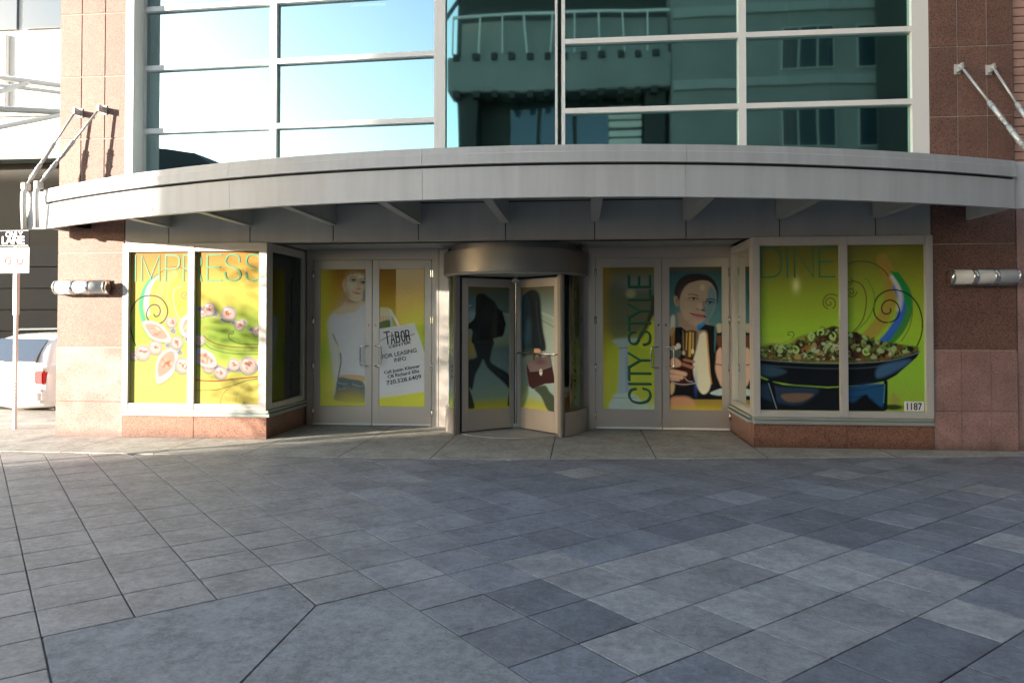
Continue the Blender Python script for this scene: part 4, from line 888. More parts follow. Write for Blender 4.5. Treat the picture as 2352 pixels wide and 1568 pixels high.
A.build('passer_by_print', arc_map(A0 - 63, A0 - 3, 5, 165, 315, 1245), RD_, (2, 312, 168, 1248))
fl = MB(); fl.arcwall(CX, CY, .01, RO - .06, 0, 360, .004, .012, 60, True); rp(fl, 'floor_ring', M['curb'])
sh = MB(); sh.tube([(CX, CY, .02), (CX, CY, 2.13)], .022, 14); rp(sh, 'centre_shaft', M['chrome'])
def wing(ang, art=None, flip=False):
    """a leaf from the shaft out to the drum; local x runs outwards"""
    L_ = RO - .075; W0 = .04; mt = Matrix.Translation((CX, CY, 0)) @ Matrix.Rotation(R(ang), 4, 'Z')
    f = MB()
    def bx(x0, x1, z0, z1, y=.02):
        b = bmesh.new(); bmesh.ops.create_cube(b, size=1)
        for v_ in b.verts: v_.co = Vector((x0 + (v_.co.x + .5) * (x1 - x0), v_.co.y * 2 * y, z0 + (v_.co.z + .5) * (z1 - z0)))
        bmesh.ops.bevel(b, geom=b.edges[:], offset=.004, segments=2, affect='EDGES'); f.add(b, mt)
    bx(W0, W0 + .075, .03, 2.10); bx(L_ - .095, L_, .03, 2.10); bx(W0 + .075, L_ - .095, .03, .31); bx(W0 + .075, L_ - .095, 1.985, 2.10)
    wg = rp(f, 'door_wing', M['bronze'])
    e = MB()
    for (x0, x1) in ((L_ + .001, L_ + .018),):
        b = bmesh.new(); bmesh.ops.create_cube(b, size=1)
        for v_ in b.verts: v_.co = Vector((x0 + (v_.co.x + .5) * (x1 - x0), v_.co.y * .012, .03 + (v_.co.z + .5) * 2.07))
        e.add(b, mt)
    rp(e, 'rubber_seal', M['dark'], wg)
    return wg, mt, W0 + .075, L_ - .095
w1, m1, xa, xb = wing(219.5); w2, m2, _, _ = wing(316.5); w3, m3, _, _ = wing(39.5); w4, m4, _, _ = wing(136.5)
def wing_map(mt, xl, xr, px0, px1, py0, py1, side):
    Mx = np.array(mt)[:3]
    def f(px, py):
        x = xl + (px - px0) / (px1 - px0) * (xr - xl); z = 1.987 + (py - py0) / (py1 - py0) * (.308 - 1.987)
        P = np.stack([x, np.full(np.shape(px), side), z, np.ones(np.shape(px))], 0); return (Mx @ P).T - np.array([CX, CY, 0])
    return f
# backpack walker print: 2.53x crop (src 1740,1080): pane x 270..725, y 120..1425
A = Art(264, 114, 732, 1432, 210, 440, 1.7)
A.vgrad([(114, (78, 76, 46)), (200, (70, 82, 72)), (380, (84, 100, 92)), (400, (112, 130, 122)), (620, (106, 122, 112)), (720, (104, 118, 96)), (780, (76, 98, 98)), (1100, (92, 116, 116)), (1300, (104, 124, 108)), (1370, (140, 140, 50)), (1432, (156, 150, 48))])
A.line([(640, 380), (725, 394)], 7, (30, 36, 34), 4, .9, False); A.line([(640, 470), (725, 480)], 8, (130, 130, 80), 6, .7, False); A.blob(300, 780, 60, 120, (134, 122, 60), .9, 3); A.blob(300, 420, 50, 80, (112, 138, 146), .8); A.blob(300, 300, 60, 60, (66, 96, 106), .8)
A.line([(264, 330), (305, 320)], 10, (130, 170, 190), 5, .8, False); A.blob(380, 140, 70, 50, (90, 66, 40), .8)
BK = (20, 23, 23)
A.poly([(365, 215), (430, 192), (490, 230), (560, 280), (600, 350), (650, 400), (680, 520), (655, 640), (600, 660), (545, 680), (540, 725), (325, 725), (320, 600), (300, 570), (272, 570), (275, 520), (310, 490), (345, 440), (355, 330)], BK, 8)
A.poly([(600, 350), (650, 402), (640, 380)], BK, 3); A.poly([(670, 480), (688, 530), (670, 525)], BK, 3)
A.poly([(340, 700), (540, 700), (525, 820), (515, 920), (590, 980), (680, 1030), (730, 1090), (730, 1220), (660, 1150), (560, 1060), (480, 980), (435, 895), (400, 960), (350, 1060), (320, 1200), (290, 1190), (264, 1160), (264, 920), (340, 880), (365, 850)], (28, 36, 38), 12)
A.poly([(264, 1180), (290, 1210), (320, 1300), (340, 1400), (264, 1380)], (28, 32, 30), 8, .95); A.poly([(725, 1260), (732, 1395), (705, 1395)], (40, 46, 34), 8)
A.blob(470, 420, 60, 140, (30, 40, 42), .7); A.line([(390, 230), (380, 420), (395, 700)], 10, (34, 44, 46), 6, .7); A.line([(340, 730), (440, 742), (530, 730)], 6, (12, 14, 14), 4, .8); A.line([(560, 420), (620, 460), (650, 560)], 8, (36, 46, 46), 5, .6); A.line([(460, 930), (560, 1010), (680, 1100)], 8, (38, 50, 54), 7, .6); A.blob(350, 640, 24, 60, (32, 44, 48), .7); A.line([(560, 290), (585, 500), (560, 660)], 5, (44, 54, 54), 4, .7); A.noise(.04, 4, 4, 7)
fw = wing_map(m1, xb, xa, 270, 725, 120, 1425, .003); A.build('backpack_walker_print', fw, w1, (265, 115, 731, 1431))
# briefcase print: 1.65x crop (src 1700,900): pane x 610..835, y 375..1235
A = Art(606, 370, 840, 1240, 170, 460, 1.6)
A.vgrad([(370, (88, 78, 44)), (430, (92, 104, 92)), (560, (122, 142, 138)), (640, (146, 162, 150)), (900, (150, 168, 162)), (1120, (130, 156, 154)), (1190, (150, 156, 80)), (1240, (170, 162, 58))])
A.line([(750, 610), (835, 660)], 6, (90, 96, 70), 4, .8, False); A.line([(750, 560), (835, 600)], 14, (166, 184, 160), 8, .6, False); A.blob(640, 400, 50, 40, (100, 80, 50), .6)
A.poly([(612, 480), (640, 420), (690, 395), (735, 430), (748, 560), (760, 680), (778, 810), (740, 830), (660, 850), (612, 850)], (26, 42, 50), 8)
A.poly([(640, 420), (700, 400), (735, 470), (745, 640), (770, 800), (690, 790), (680, 620), (670, 480)], (22, 30, 36), 6, .9); A.blob(655, 720, 24, 60, (40, 76, 90), .6); A.blob(660, 640, 18, 40, (50, 80, 92), .5); A.line([(690, 470), (700, 640), (686, 790)], 4, (14, 20, 26), 3, .8); A.line([(712, 480), (722, 620), (744, 780)], 6, (44, 58, 68), 4, .6); A.line([(640, 460), (636, 600), (650, 830)], 5, (48, 66, 76), 4, .6)
A.poly([(612, 840), (740, 830), (742, 900), (700, 1000), (640, 1120), (612, 1130)], (56, 66, 58), 12, .8)
A.poly([(700, 812), (738, 812), (740, 845), (722, 862), (705, 850)], (196, 150, 120), 3)
A.line([(698, 890), (698, 862), (720, 850), (742, 862), (744, 880)], 8, (60, 34, 26), 2)
A.poly([(646, 912), (805, 850), (835, 1020), (832, 1038), (770, 1050), (690, 1095), (665, 1075), (650, 980)], (52, 26, 26), 3, 1, False); A.poly([(646, 912), (805, 850), (818, 930), (740, 965), (672, 978)], (104, 92, 92), 4, 1, False); A.blob(740, 900, 40, 24, (84, 54, 58), .8); A.line([(672, 980), (740, 968), (818, 932)], 4, (24, 10, 10), 2, 1, False)
A.ell(744, 972, 10, 22, (206, 200, 184), 2.5); A.ell(744, 966, 4, 7, (120, 110, 100), 2)
A.poly([(700, 1090), (770, 1060), (800, 1100), (835, 1140), (840, 1230), (790, 1230), (745, 1140)], (58, 70, 56), 6); A.poly([(612, 1080), (660, 1095), (640, 1200), (612, 1240)], (84, 96, 64), 8, .8)
A.noise(.03, 3, 3, 8)
fw = wing_map(m2, xa, xb, 610, 835, 375, 1235, -.003); A.build('briefcase_print', fw, w2, (607, 371, 839, 1239))
pbm = MB(); y0_ = -.075
q_ = [m2 @ Vector((x, y, 1.075)) for x, y in ((xa - .05, -.02), (xa - .04, -.06), (xa + .02, -.075), (xb + .03, -.075), (xb + .07, -.06), (xb + .075, -.02))]
pbm.tube(q_, .0125, 10); rp(pbm, 'push_bar', M['chrome'], w2)
ck = MB(); 
for z in (.03, 2.06):
    ck.box(CX - .10, CX + .10, CY - .075, CY - .035, z, z + .035, .006); ck.box(CX - .03, CX + .03, CY - .06, CY + .03, z - .01, z + .05, .004)
rp(ck, 'shaft_clamp', M['chrome'])
# dim lobby graphics on the rear wings and a dark lobby curtain
for wq, mq in ((w3, m3), (w4, m4)):
    A = Art(0, 0, 100, 200, 40, 80, .9); A.vgrad([(0, (60, 70, 60)), (120, (84, 104, 100)), (170, (100, 120, 100)), (200, (150, 150, 60))]); A.poly([(30, 20), (70, 20), (75, 110), (60, 190), (40, 110), (28, 190)], (26, 32, 34), 6)
    fw = wing_map(mq, xa, xb, 0, 100, 0, 200, .0); A.build('walker_print', fw, wq)
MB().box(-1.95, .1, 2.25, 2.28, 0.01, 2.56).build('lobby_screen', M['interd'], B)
# frames where drum meets the door pairs
for a, b in ((-2.035, -1.90), (.01, .098)): MB().box(a, b, 1.27, 1.4, .0, 2.555, .004).build('drum_jamb', M['bronze'], B)

# ---------------------------------------------------------------- canopy
CAN = empty('entrance_canopy', (0, 0, 0)); tag(CAN, 'curved grey metal canopy sweeping over the whole entrance', 'canopy')
def yc(x): return -2.04 + (x + .6) ** 2 / 22.8
XL, XR = -6.86, 4.56
def sweep(prof, m, name, xs_):
    p = MB(); rings = []
    for x in xs_: 
        t = Vector((1, (x + .6) / 11.4, 0)).normalized(); nrm = Vector((t.y, -t.x, 0))
        rings.append([p.bm.verts.new(Vector((x, yc(x), 0)) + nrm * o_ + Vector((0, 0, z))) for o_, z in prof])
    n = len(prof)
    for a, b in zip(rings[:-1], rings[1:]):
        for k in range(n): p.bm.faces.new((a[k], b[k], b[(k + 1) % n], a[(k + 1) % n]))
    p.bm.faces.new(rings[0]); p.bm.faces.new(rings[-1][::-1]); return p
segs = [XL, -5.0, -3.78, -1.42, .98, 2.2, 3.4, XR]
segs = [XL, -3.72, -1.55, 1.0, XR]
lo = MB()
for a, b in zip(segs[:-1], segs[1:]):
    q = sweep([(0, 2.70), (0, 3.005), (-.06, 3.005), (-.06, 2.70)], None, '', np.linspace(a + .0015, b - .0015, 22)); lo.add(q.bm)
lo.build('fascia_panel', M['panel'], CAN, autosm=True)
up = MB()
for a, b in zip(segs[:-1], segs[1:]):
    q = sweep([(.025, 3.03), (.025, 3.13), (.012, 3.136), (.012, 3.20), (-.06, 3.20), (-.06, 3.03)], None, '', np.linspace(a + .0015, b - .0015, 22)); up.add(q.bm)
up.build('fascia_cap', M['panel'], CAN, autosm=True)
gr = sweep([(-.02, 3.0), (-.02, 3.035), (-.055, 3.035), (-.055, 3.0)], None, '', np.linspace(XL + .01, XR - .01, 60)); gr.build('shadow_gap', M['joint'], CAN)
dk = MB(); xs_ = np.linspace(XL + .02, XR - .02, 60); 
b = bmesh.new(); T = [[b.verts.new((x, y, z)) for (y, z) in ((yc(x) + .065, 3.01), (-.025, 3.01), (-.025, 3.12), (yc(x) + .065, 3.12))] for x in xs_]
for a_, b2 in zip(T[:-1], T[1:]):
    for k in range(4): b.faces.new((a_[k], b2[k], b2[(k + 1) % 4], a_[(k + 1) % 4]))
b.faces.new(T[0]); b.faces.new(T[-1][::-1]); dk.add(b); dk.build('canopy_deck', M['soffit'], CAN)
for x in beamx + [-.94 + 1.108 * -5 - 0.0]:
    if x < XL + .1 or x > XR - .05: continue
    if abs(x - (beamx[0])) < 1e-6 and x != beamx[0]: continue
    bb = MB(); y0_ = yc(x) + .066
    for (w0, z0, z1) in ((.05, 2.735, 2.755), (.02, 2.757, 3.005)):
        bb.box(x - w0, x + w0, y0_, -.025, z0, z1, .002)
    bb.box(x - .048, x + .048, y0_ + .0, -.03, 2.76, 3.0, .002)
    bb.build('canopy_beam', M['band'], CAN)
for x in (-6.80, 4.50):
    ep = MB(); ep.prism([(x, yc(x) + .066, 2.70), (x, -.02, 2.70), (x, -.02, 3.0), (x, yc(x) + .066, 3.0)], (.05 * (1 if x < 0 else 1), 0, 0)); ep.build('end_plate', M['panel'], CAN)
def rod(x0, z0, x1, y1, z1, out):
    r_ = MB(); a = Vector((x0, -.10, z0)); b_ = Vector((x1, y1, z1))
    P_ = lambda t: a.lerp(b_, t)
    r_.tube([P_(.03), P_(.42)], .014, 10); r_.tube([P_(.42), P_(.425), P_(.64), P_(.645)], [.015, .025, .025, .015], 12); r_.tube([P_(.645), P_(.70)], .02, 10); r_.tube([P_(.70), P_(.705), P_(.90), P_(.905)], [.015, .027, .027, .015], 12)
    for t in (.47, .60, .76, .86): r_.tube([P_(t), P_(t + .010)], .033, 12)
    r_.tube([P_(.905), P_(1)], .017, 10)
    o = r_.build('suspension_rod', M['steel'], CAN, smooth=False)
    an = MB(); an.box(x0 - .012, x0 + .012, -.13, 0.0, z0 - .035, z0 + .045, .003); an.box(x0 - .035, x0 + .035, -.012, 0.004, z0 - .055, z0 + .065, .003); an.tube([(x0 - .035, -.10, z0), (x0 + .035, -.10, z0)], .015, 10); an.build('anchor_bracket', M['steel'], o)
    # bent bracket strap that wraps the canopy edge
    s_ = MB(); s_.tube([b_, (x1, y1 - .035, z1 - .10), (x1, y1 - .035, 2.98), (x1 + out * .02, y1 + .01, 2.70)], .034, 8); s_.box(x1 - .03, x1 + .03, y1 - .05, y1 + .06, z1 - .04, z1 + .05, .006); s_.build('edge_bracket', M['panel'], o)
rod(-6.62, 4.27, -7.12, yc(-6.9) - .03, 3.24, -1); rod(-6.28, 4.30, -6.88, yc(-6.75) - .03, 3.24, -1)
rod(4.43, 4.48, 4.70, yc(4.6) - .05, 3.26, 1); rod(4.78, 4.46, 5.0, yc(4.9) - .05, 3.26, 1)
# stub that carries the outer strap
MB().box(-7.14, XL - .004, yc(-6.9), yc(-6.9) + .05, 2.70, 3.18, .004).build('end_stub', M['panel'], CAN); MB().box(XR + .004, 5.02, yc(4.7) - .02, yc(4.7) + .03, 2.70, 3.2, .004).build('end_stub', M['panel'], CAN)

# ---------------------------------------------------------------- wall lamps
def lamp(x0, x1, z, label):
    t = empty('wall_lamp', (0, 0, 0)); tag(t, label, 'wall lamp', 'tube lamps on the pillars')
    rot = Matrix.Translation((x0, -.105, z)) @ Matrix.Rotation(R(90), 4, 'Y'); L_ = x1 - x0
    a = MB(); a.lathe([(.084, .03), (.084, L_ - .03)], rot, 28); tb = a.build('lamp_tube', M['lampw'], t)
    for k0, k1 in ((0, .03), (L_ - .03, L_)):
        c = MB(); c.lathe([(.05, k0 - .006), (.088, k0), (.09, (k0 + k1) / 2), (.088, k1), (.05, k1 + .006)], rot, 28)
        c.build('end_cap', M['chrome'], t)
    for f in (.345, .655):
        b = MB(); c0 = L_ * f; b.lathe([(.0855, c0 - .03), (.092, c0 - .024), (.092, c0 + .024), (.0855, c0 + .03)], rot, 28)
        b.build('lamp_band', M['chrome'], t)
    p = MB().box(x0 + .02, x1 - .02, -.028, -.021, z - .10, z + .10, .002); p.box(x0 + .02, x1 - .02, -.10, -.03, z - .097, z - .089, .002); p.build('back_plate', M['chrome'], t)
lamp(-6.86, -6.14, 1.955, 'striped tube lamp on the sunlit granite pillar beside the white car'); lamp(4.27, 5.02, 2.025, 'striped tube lamp on the dark granite pillar right of the DINE window')

# ---------------------------------------------------------------- street sign
def street_sign():
    x, y = -7.93, .50
    t = empty('street_sign', (x, y, 0)); tag(t, 'black and white lane sign on a thin post before the white car', 'street sign')
    p = MB(); p.box(-.022, .022, -.022, .022, .0, 1.62, .004); p.box(-.03, .03, -.03, .03, 1.60, 2.66, .004)
    for z in np.arange(.1, 2.6, .05): p.tube([(0, -.031, z), (0, -.034, z)], .008, 8)
    p.build('post', M['steel'], t)
    b = MB().box(-.23, .23, -.05, -.042, 2.56, 2.80, .003).build('lane_plate', mat('black_sign_plate', (.02, .02, .022), .9, 0, .1), t)
    MB().box(-.215, .215, -.054, -.0505, 2.572, 2.578).box(-.215, .215, -.054, -.0505, 2.782, 2.788).build('plate_border', M['wht'], b)
    text_mesh('plate_lettering', 'LANE', .15, M['wht'], b, Matrix.Translation((-.19, -.052, 2.60)) @ Matrix.Rotation(R(90), 4, 'X'), .95, .004)
    text_mesh('plate_lettering', 'ONLY', .10, M['wht'], b, Matrix.Translation((-.13, -.052, 2.70)) @ Matrix.Rotation(R(90), 4, 'X'), .95, .003)
    w_ = MB().box(-.23, .23, -.05, -.042, 2.19, 2.55, .003).build('symbol_plate', M['wht'], t)
    sy = MB(); grey = mat('faded_red_print', (.3, .10, .10), .8, 0, .2)
    sy.box(-.13, .11, -.054, -.0505, 2.475, 2.49); sy.box(-.15, .0, -.054, -.0505, 2.40, 2.412); sy.box(-.02, .15, -.054, -.0505, 2.435, 2.45); sy.box(-.16, .14, -.054, -.0505, 2.30, 2.312); sy.box(-.1, .16, -.054, -.0505, 2.235, 2.25)
    for cx in (-.09, .09): sy.arcwall(cx, 0, .035, .05, 0, 360, -.002, .002, 20, True) if False else sy.add((lambda m_: m_)(ring(cx)))
    sy.build('plate_symbol', grey, w_)
def ring(cx):
    m_ = MB(); m_.arcwall(0, 0, .036, .05, 0, 360, -.002, .002, 20, True); b = m_.bm
    b.transform(Matrix.Translation((cx, -.053, 2.36)) @ Matrix.Rotation(R(90), 4, 'X')); return b
street_sign()

# ---------------------------------------------------------------- white car at the left edge
def car():
    t = empty('parked_car', (-9.6, 2.35, -.165), R(-13)); tag(t, 'white car seen from behind beyond the left pillar', 'car')
    # cross-sections from tail to nose: (y, z_bottom, z_belt, z_top, half width, half width at roof)
    S = [(0.0, .34, .86, .90, .72, .66), (.03, .30, .93, .97, .80, .70), (.12, .26, .96, 1.16, .84, .66), (.30, .24, .97, 1.38, .86, .62), (.55, .24, .96, 1.45, .87, .61), (1.3, .22, .95, 1.48, .88, .62), (2.1, .22, .94, 1.46, .88, .61), (2.7, .22, .93, 1.30, .88, .62), (3.15, .22, .92, 1.0, .87, .66), (3.7, .24, .84, .88, .85, .70), (4.2, .28, .72, .76, .80, .68), (4.42, .36, .60, .62, .66, .58)]
    b = bmesh.new(); rings = []
    for y, zb, zm, zt, hw, hr in S:
        pr = [(hw * .86, zb), (hw * .98, zb + .10), (hw, (zb + zm) / 2), (hw * .97, zm - .03), (hw * .93, zm + .01), ((hw * .93 + hr) / 2 - .0, (zm + zt) / 2), (hr, zt - .05), (hr * .86, zt), (hr * .4, zt + .012)]
        rings.append([b.verts.new((x, y, z)) for x, z in pr] + [b.verts.new((-x, y, z)) for x, z in pr[::-1]])
    n = len(rings[0])
    for a, c in zip(rings[:-1], rings[1:]):
        for k in range(n): b.faces.new((a[k], c[k], c[(k + 1) % n], a[(k + 1) % n]))
    b.faces.new(rings[0]); b.faces.new(rings[-1][::-1]); bmesh.ops.recalc_face_normals(b, faces=b.faces[:])
    bmesh.ops.subdivide_edges(b, edges=b.edges[:], cuts=1, use_grid_fill=True, smooth=.25)
    m_ = MB(); m_.add(b); o = m_.build('car_body', M['carw'], t, smooth=True)
    # rear window, follows the tail slope
    def pl(pts, name, m, d=.012, par=t):
        q = MB(); q.prism(pts, (0, -d, d * .5)); return q.build(name, m, par)
    pl([(-.60, .02, .985), (.60, .02, .985), (.53, .29, 1.36), (-.53, .29, 1.36)], 'rear_window', M['carg'], .05)
    wp = MB(); wp.tube([(-.1, -.02, 1.0), (.32, -.01, 1.02)], .01, 6); wp.build('wiper', M['dark'], t)
    for s in (-1, 1):
        tl = MB(); tl.box(min(s * .60, s * .80), max(s * .60, s * .80), -.035, .12, .64, .86, .02); l_ = tl.build('tail_light', M['red'], t)
        tl = MB(); tl.box(min(s * .61, s * .80), max(s * .61, s * .80), -.036, .11, .866, .92, .012); tl.build('clear_lens', M['lampw'], l_)
        sw = MB(); sw.prism([(s * .845, .45, 1.0), (s * .83, 1.3, 1.0), (s * .835, 2.4, .99), (s * .665, 2.2, 1.36), (s * .66, 1.3, 1.40), (s * .665, .62, 1.37)], (s * .02, 0, .0)); sw.build('side_window', M['carg'], t)
        rr = MB(); rr.tube([(s * .55, .5, 1.50), (s * .55, .6, 1.54), (s * .55, 2.0, 1.55), (s * .55, 2.1, 1.50)], .016, 8); rr.build('roof_rack', M['steel'], t)
        mm = MB(); mm.box(min(s * .9, s * 1.05), max(s * .9, s * 1.05), 2.45, 2.55, .95, 1.08, .03); mm.build('side_mirror', M['carw'], t)
        for y in (.72, 3.42):
            rot = Matrix.Translation((s * .70 + (0 if s > 0 else -.0), y, .31)) @ Matrix.Rotation(R(90) * s, 4, 'Y')
            wl = MB(); wl.lathe([(.22, -.01), (.30, .0), (.31, .04), (.31, .15), (.30, .18), (.22, .19)], rot, 28); tw = wl.build('wheel', M['rubber'], t)
            wr = MB(); wr.lathe([(.06, .192), (.20, .185), (.215, .192), (.05, .20)], rot, 24); wr.build('rim', M['rim'], tw)
    bp = MB(); bp.box(-.80, .80, -.09, .10, .33, .56, .05); bp.box(-.30, .30, -.095, -.088, .40, .52, .002); bp.build('rear_bumper', M['carw'], t)
    ln = MB(); ln.box(-.84, .84, -.005, .01, .575, .583); ln.box(-.28, .28, -.03, .0, .875, .90, .006); ln.build('tailgate_trim', M['rim'], t)
    un = MB(); un.box(-.72, .72, .25, 4.0, .20, .36); un.build('underbody', M['dark'], t)
car()

# ---------------------------------------------------------------- the building across the side street
def far_building():
    t = empty('street_building', (0, 0, 0)); tag(t, 'sunlit white building with a dark loading bay behind the white car', 'building')
    Y = 10.0
    w_ = MB(); w_.box(-40, -6.5, Y + .02, Y + 9, 7.60, 9.75, .02); w_.box(-40, -6.5, Y - .05, Y + 9, 7.36, 7.595, .01); w_.box(-40, -6.5, Y + .3, Y + 9, 9.8, 18, .02)
    for x in np.arange(-38, -7, 3.6): w_.box(x - .16, x + .16, Y - .12, Y + .02, 7.6, 9.7, .02)
    w_.build('wall', M['wallw'], t)
    MB().box(-40, -6.5, Y + .05, Y + 9, 6.15, 7.355).build('spandrel', mat('pale_green_spandrel', (.55, .62, .55), .25, 0, .6), t)
    MB().box(-40, -6.5, Y + .6, Y + 9, -.17, 6.145).build('loading_bay', M['wallb'], t)
    pn = MB()
    for z in np.arange(.0, 3.4, .62): pn.box(-40, -6.5, Y + .50, Y + .598, z + .012, z + .608, .006)
    pn.build('bay_door', M['walld'], t)
    cl = MB()
    for x in (-13.2, -22.0): MB().box(x - .35, x + .35, Y + .2, Y + .49, -.16, 3.72, .01).build('pier', M['wallg'], t)
    gl_ = MB(); 
    for k, x in enumerate(np.arange(-38, -8, 2.2)): gl_.box(x, x + 2.0, Y + .2, Y + .29, 9.95, 12.2)
    gl_.build('window', M['farglass'], t)
    sg = MB().box(-14.3, -13.7, Y + .40, Y + .495, 1.45, 1.9, .01).build('wall_sign', mat('orange_notice', (.35, .15, .08), .5), t)
far_building()
def truss():
    t = tag(empty('steel_truss', (0, 0, 0)), 'pale steel truss jutting out above the side street', 'truss')
    m_ = MB(); Y = 7.0
    # two chords running away from the viewer towards the pillar, with diagonals
    a0, a1 = Vector((-13.4, 5.6, 6.6)), Vector((-12.6, 9.4, 8.05 - .6)); 
    m_.tube([(-15.2, 6.0, 7.35), (-12.2, 8.9, 7.55)], .07, 8); m_.tube([(-15.2, 6.0, 7.15), (-12.2, 8.9, 7.38)], .05, 8)
    m_.build('top_chord', M['white'], t)
    m_ = MB(); m_.tube([(-15.2, 6.0, 6.45), (-12.4, 8.9, 7.0)], .08, 8); m_.build('bottom_chord', M['steel'], t)
    for (p, q) in (((-13.6, 7.5, 7.4), (-15.2, 6.0, 6.1)), ((-12.9, 8.3, 6.9), (-15.4, 6.0, 5.5))):
        m_ = MB(); m_.tube([p, q], .06, 8); m_.build('brace', M['white'], t)
    m_ = MB(); m_.box(-12.7, -12.3, 8.7, 9.99, 6.85, 7.2, .02); m_.build('wall_bracket', M['steel'], t)
truss()

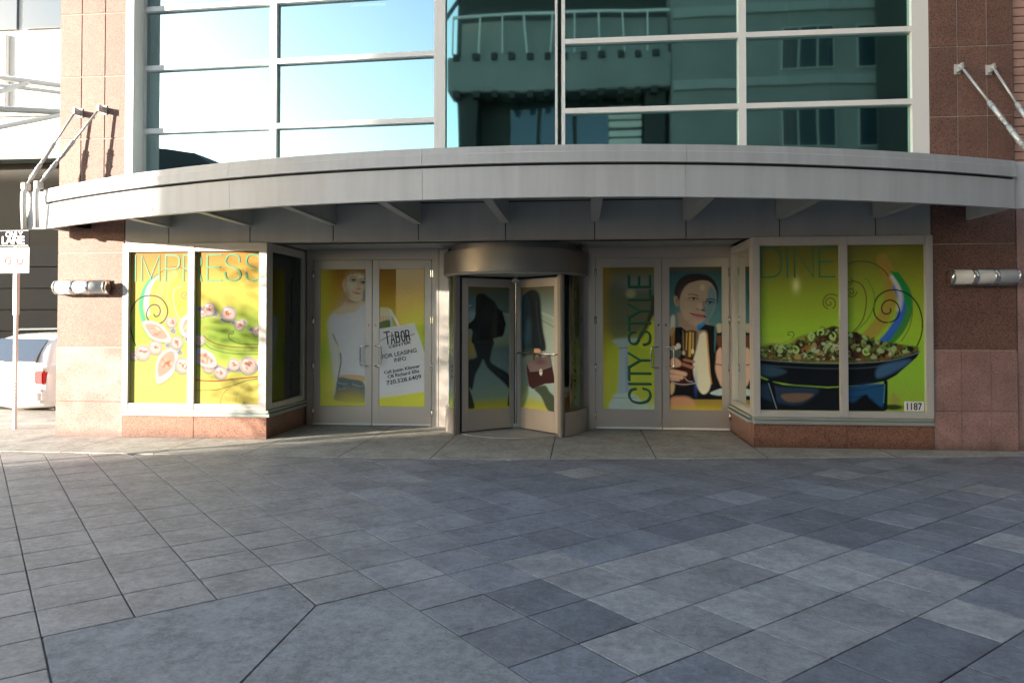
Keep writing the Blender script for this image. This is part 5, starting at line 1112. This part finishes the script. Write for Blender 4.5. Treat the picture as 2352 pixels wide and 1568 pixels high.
# ---------------------------------------------------------------- the street behind the viewer (mirrored in the glass, shades the plaza)
def opposite():
    t = tag(empty('parking_structure', (0, 0, 0)), 'grey concrete parking structure mirrored in the upper windows', 'building')
    Y = -25.0
    MB().box(-6.1, 4.2, Y - 18, Y - 1.6, -.16, 44).build('wall', M['walld'], t)
    MB().box(4.2, 40, Y - 18, Y + .3, -.16, 44, .02).build('side_wing', M['wallg'], t)
    for z0, z1 in ((12.6, 14.3), (19.0, 20.6), (25.5, 27), (5.6, 6.9)): MB().box(-6.3, 4.19, Y - 1.59, Y, z0, z1, .05).build('floor_slab', M['wallg'], t)
    dn = MB()
    for x in np.arange(-6.0, 4.1, .85):
        for za, zb_ in ((12.3, 12.65), (14.1, 14.42)): MB().box(x, x + .3, Y - 1.3, Y + .12, za, zb_, .02).build('slab_bracket', M['walld'], t)
    rl = MB()
    for x in np.arange(-6.1, 4.2, 1.15): rl.box(x, x + .07, Y - .2, Y - .1, 14.45, 16.2)
    rl.box(-6.1, 4.18, Y - .2, Y - .1, 16.2, 16.32); rl.build('railing', M['white'], t)
    cg = MB(); cg.box(-5.7, 4.1, Y - .6, Y - .55, 14.35, 16.1); cg.build('railing_panel', M['wallg'], t)
    cl = MB()
    for x in (-5.9, 3.1): MB().box(x, x + .9, Y - 1.59, Y - .3, -.16, 12.58, .03).build('column', M['walld'], t)
    wd_ = MB()
    for x in (-3.6, -1.9, -.2): wd_.box(x, x + 1.5, Y - 1.595, Y - 1.5, 9.4, 12.2)
    wd_.build('window', mat('blue_window', (.05, .08, .16), .1, 0, .8), t)
    lv = MB()
    for k in range(7): lv.box(1.3, 3.0, Y - 1.58, Y - 1.2 - .1 * (k % 2), 9.3 + k * .42, 9.3 + k * .42 + .3, .03)
    lv.build('louvre', M['wallw'], t)
    for x, z in ((-5.0, 8.6), (-2.6, 8.5)):
        s = MB(); s.box(x, x + 1.3, Y - 1.59, Y - 1.5, z, z + 1.1, .02); s.build('poster', M['wallw'], t)
    for z in (9.6, 13.0, 16.4, 19.8):
        MB().box(4.25, 40, Y + .31, Y + .42, z - .75, z - .3, .02).build('string_course', M['band'], t)
        for x in np.arange(9.2, 22, 3.3):
            f_ = MB(); f_.box(x, x + 2.3, Y + .31, Y + .36, z, z + 1.9, .01); fo = f_.build('window_frame', M['alu'], t)
            g_ = MB()
            for q in range(3): g_.box(x + .08 + q * .74, x + .74 + q * .74, Y + .362, Y + .37, z + .08, z + 1.82)
            g_.build('pane', M['farglass'], fo)
    t2 = tag(empty('steel_mast', (-7.4, -23.5, 0)), 'dark lattice steel mast mirrored beside the pale strip of sky', 'mast')
    ms = MB()
    for x in (-.25, .35): ms.tube([(x, 0, 0), (x * 1.0, 0, 22)], .09, 8)
    ms.build('mast_leg', M['walld'], t2)
    br = MB()
    for k in range(14): br.tube([(-.25 if k % 2 else .35, 0, 1.5 * k), (.35 if k % 2 else -.25, 0, 1.5 * (k + 1))], .05, 6)
    br.tube([(.3, 0, 14.2), (2.6, 0, 17.4)], .11, 8); br.build('mast_brace', M['walld'], t2)
    t3 = tag(empty('office_tower', (0, 0, 0)), 'tower across the plaza that keeps the low sun off the entrance', 'building')
    MB().box(-40.6, -34.5, -36, -25, -.16, 40, .05).build('wall', M['wallg'], t3)
    g = MB()
    for z in np.arange(3, 38, 3.4):
        for x in np.arange(-39.6, -35.8, 1.7): g.box(x, x + 1.2, -24.99, -24.93, z, z + 2.0)
    g.build('window', M['farglass'], t3)
    t4 = tag(empty('low_shop_building', (0, 0, 0)), 'low dark building mirrored at the foot of the sky reflection', 'building')
    w4 = MB(); w4.box(-34.4, -24, -40, -29, -.16, 10.6, .05); w4.prism([(-33, -30, 10.6), (-24.5, -30, 10.6), (-26, -30, 11.6), (-30, -30, 12.4)], (0, -8, 0)); w4.box(-24, -14, -42, -31, -.16, 8.2, .05); w4.build('wall', M['walld'], t4)
    t6 = tag(empty('added_shade_block', (0, 0, 0)), 'long unseen block added to shade the foot of the white building', 'building')  # out of view, put in to keep sun off the lower far facade
    MB().box(-105, -60, -28, -25, -.16, 17.7, .05).build('wall', M['wallg'], t6)
    t5 = tag(empty('east_block', (0, 0, 0)), 'tall grey block closing the plaza on the right', 'building')
    MB().box(13, 30, -24, 9, -.16, 34, .05).build('wall', M['walld'], t5)
opposite()

# ---------------------------------------------------------------- unseen tree added left of the plaza to soften sun on the window
def added_shade_tree(x, y):
    t = tag(empty('added_shade_tree', (x, y, 0)), 'small unseen tree added left of the plaza to dapple the sun', 'tree')
    q = random.Random(4); tr = MB(); tr.tube([(0, 0, 0), (.03, 0, .7), (-.02, .03, 1.5), (.02, 0, 2.6), (0, .02, 3.7)], [.075, .06, .05, .035, .012], 10)
    for k in range(14):
        a = q.random() * 6.28; z = 1.3 + q.random() * 1.3; r = .45 + q.random() * .35
        tr.tube([(0, 0, z), (math.cos(a) * r * .5, math.sin(a) * r * .5, z + .2), (math.cos(a) * r, math.sin(a) * r, z + .35 + q.random() * .2)], [.022, .014, .005], 6)
    tr.build('trunk', mat('tree_bark', (.10, .075, .055), .9, bump=.5, bscale=30), t)
    cr = MB()
    for k in range(62):
        a = q.random() * 6.28; b = math.acos(2 * q.random() - 1); rr = (.35 + .65 * q.random() ** .5)
        c = Vector((math.cos(a) * math.sin(b) * .80 * rr, math.sin(a) * math.sin(b) * .80 * rr, 2.75 + math.cos(b) * 1.3 * rr))
        for j in range(26):
            p = c + Vector((q.gauss(0, .11), q.gauss(0, .11), q.gauss(0, .11))); s = .028 + q.random() * .03
            e1 = Vector((q.gauss(0, 1), q.gauss(0, 1), q.gauss(0, 1))).normalized(); e2 = e1.cross(Vector((q.gauss(0, 1), q.gauss(0, 1), q.gauss(0, 1)))).normalized()
            cr.quad([p - e1 * s, p + e2 * s * .55, p + e1 * s, p - e2 * s * .55])
    cr.keep = True; cr.build('crown', mat('autumn_leaf', (.09, .08, .03), .7, var=.3, vscale=4), t)
added_shade_tree(-10.72, -4.87)
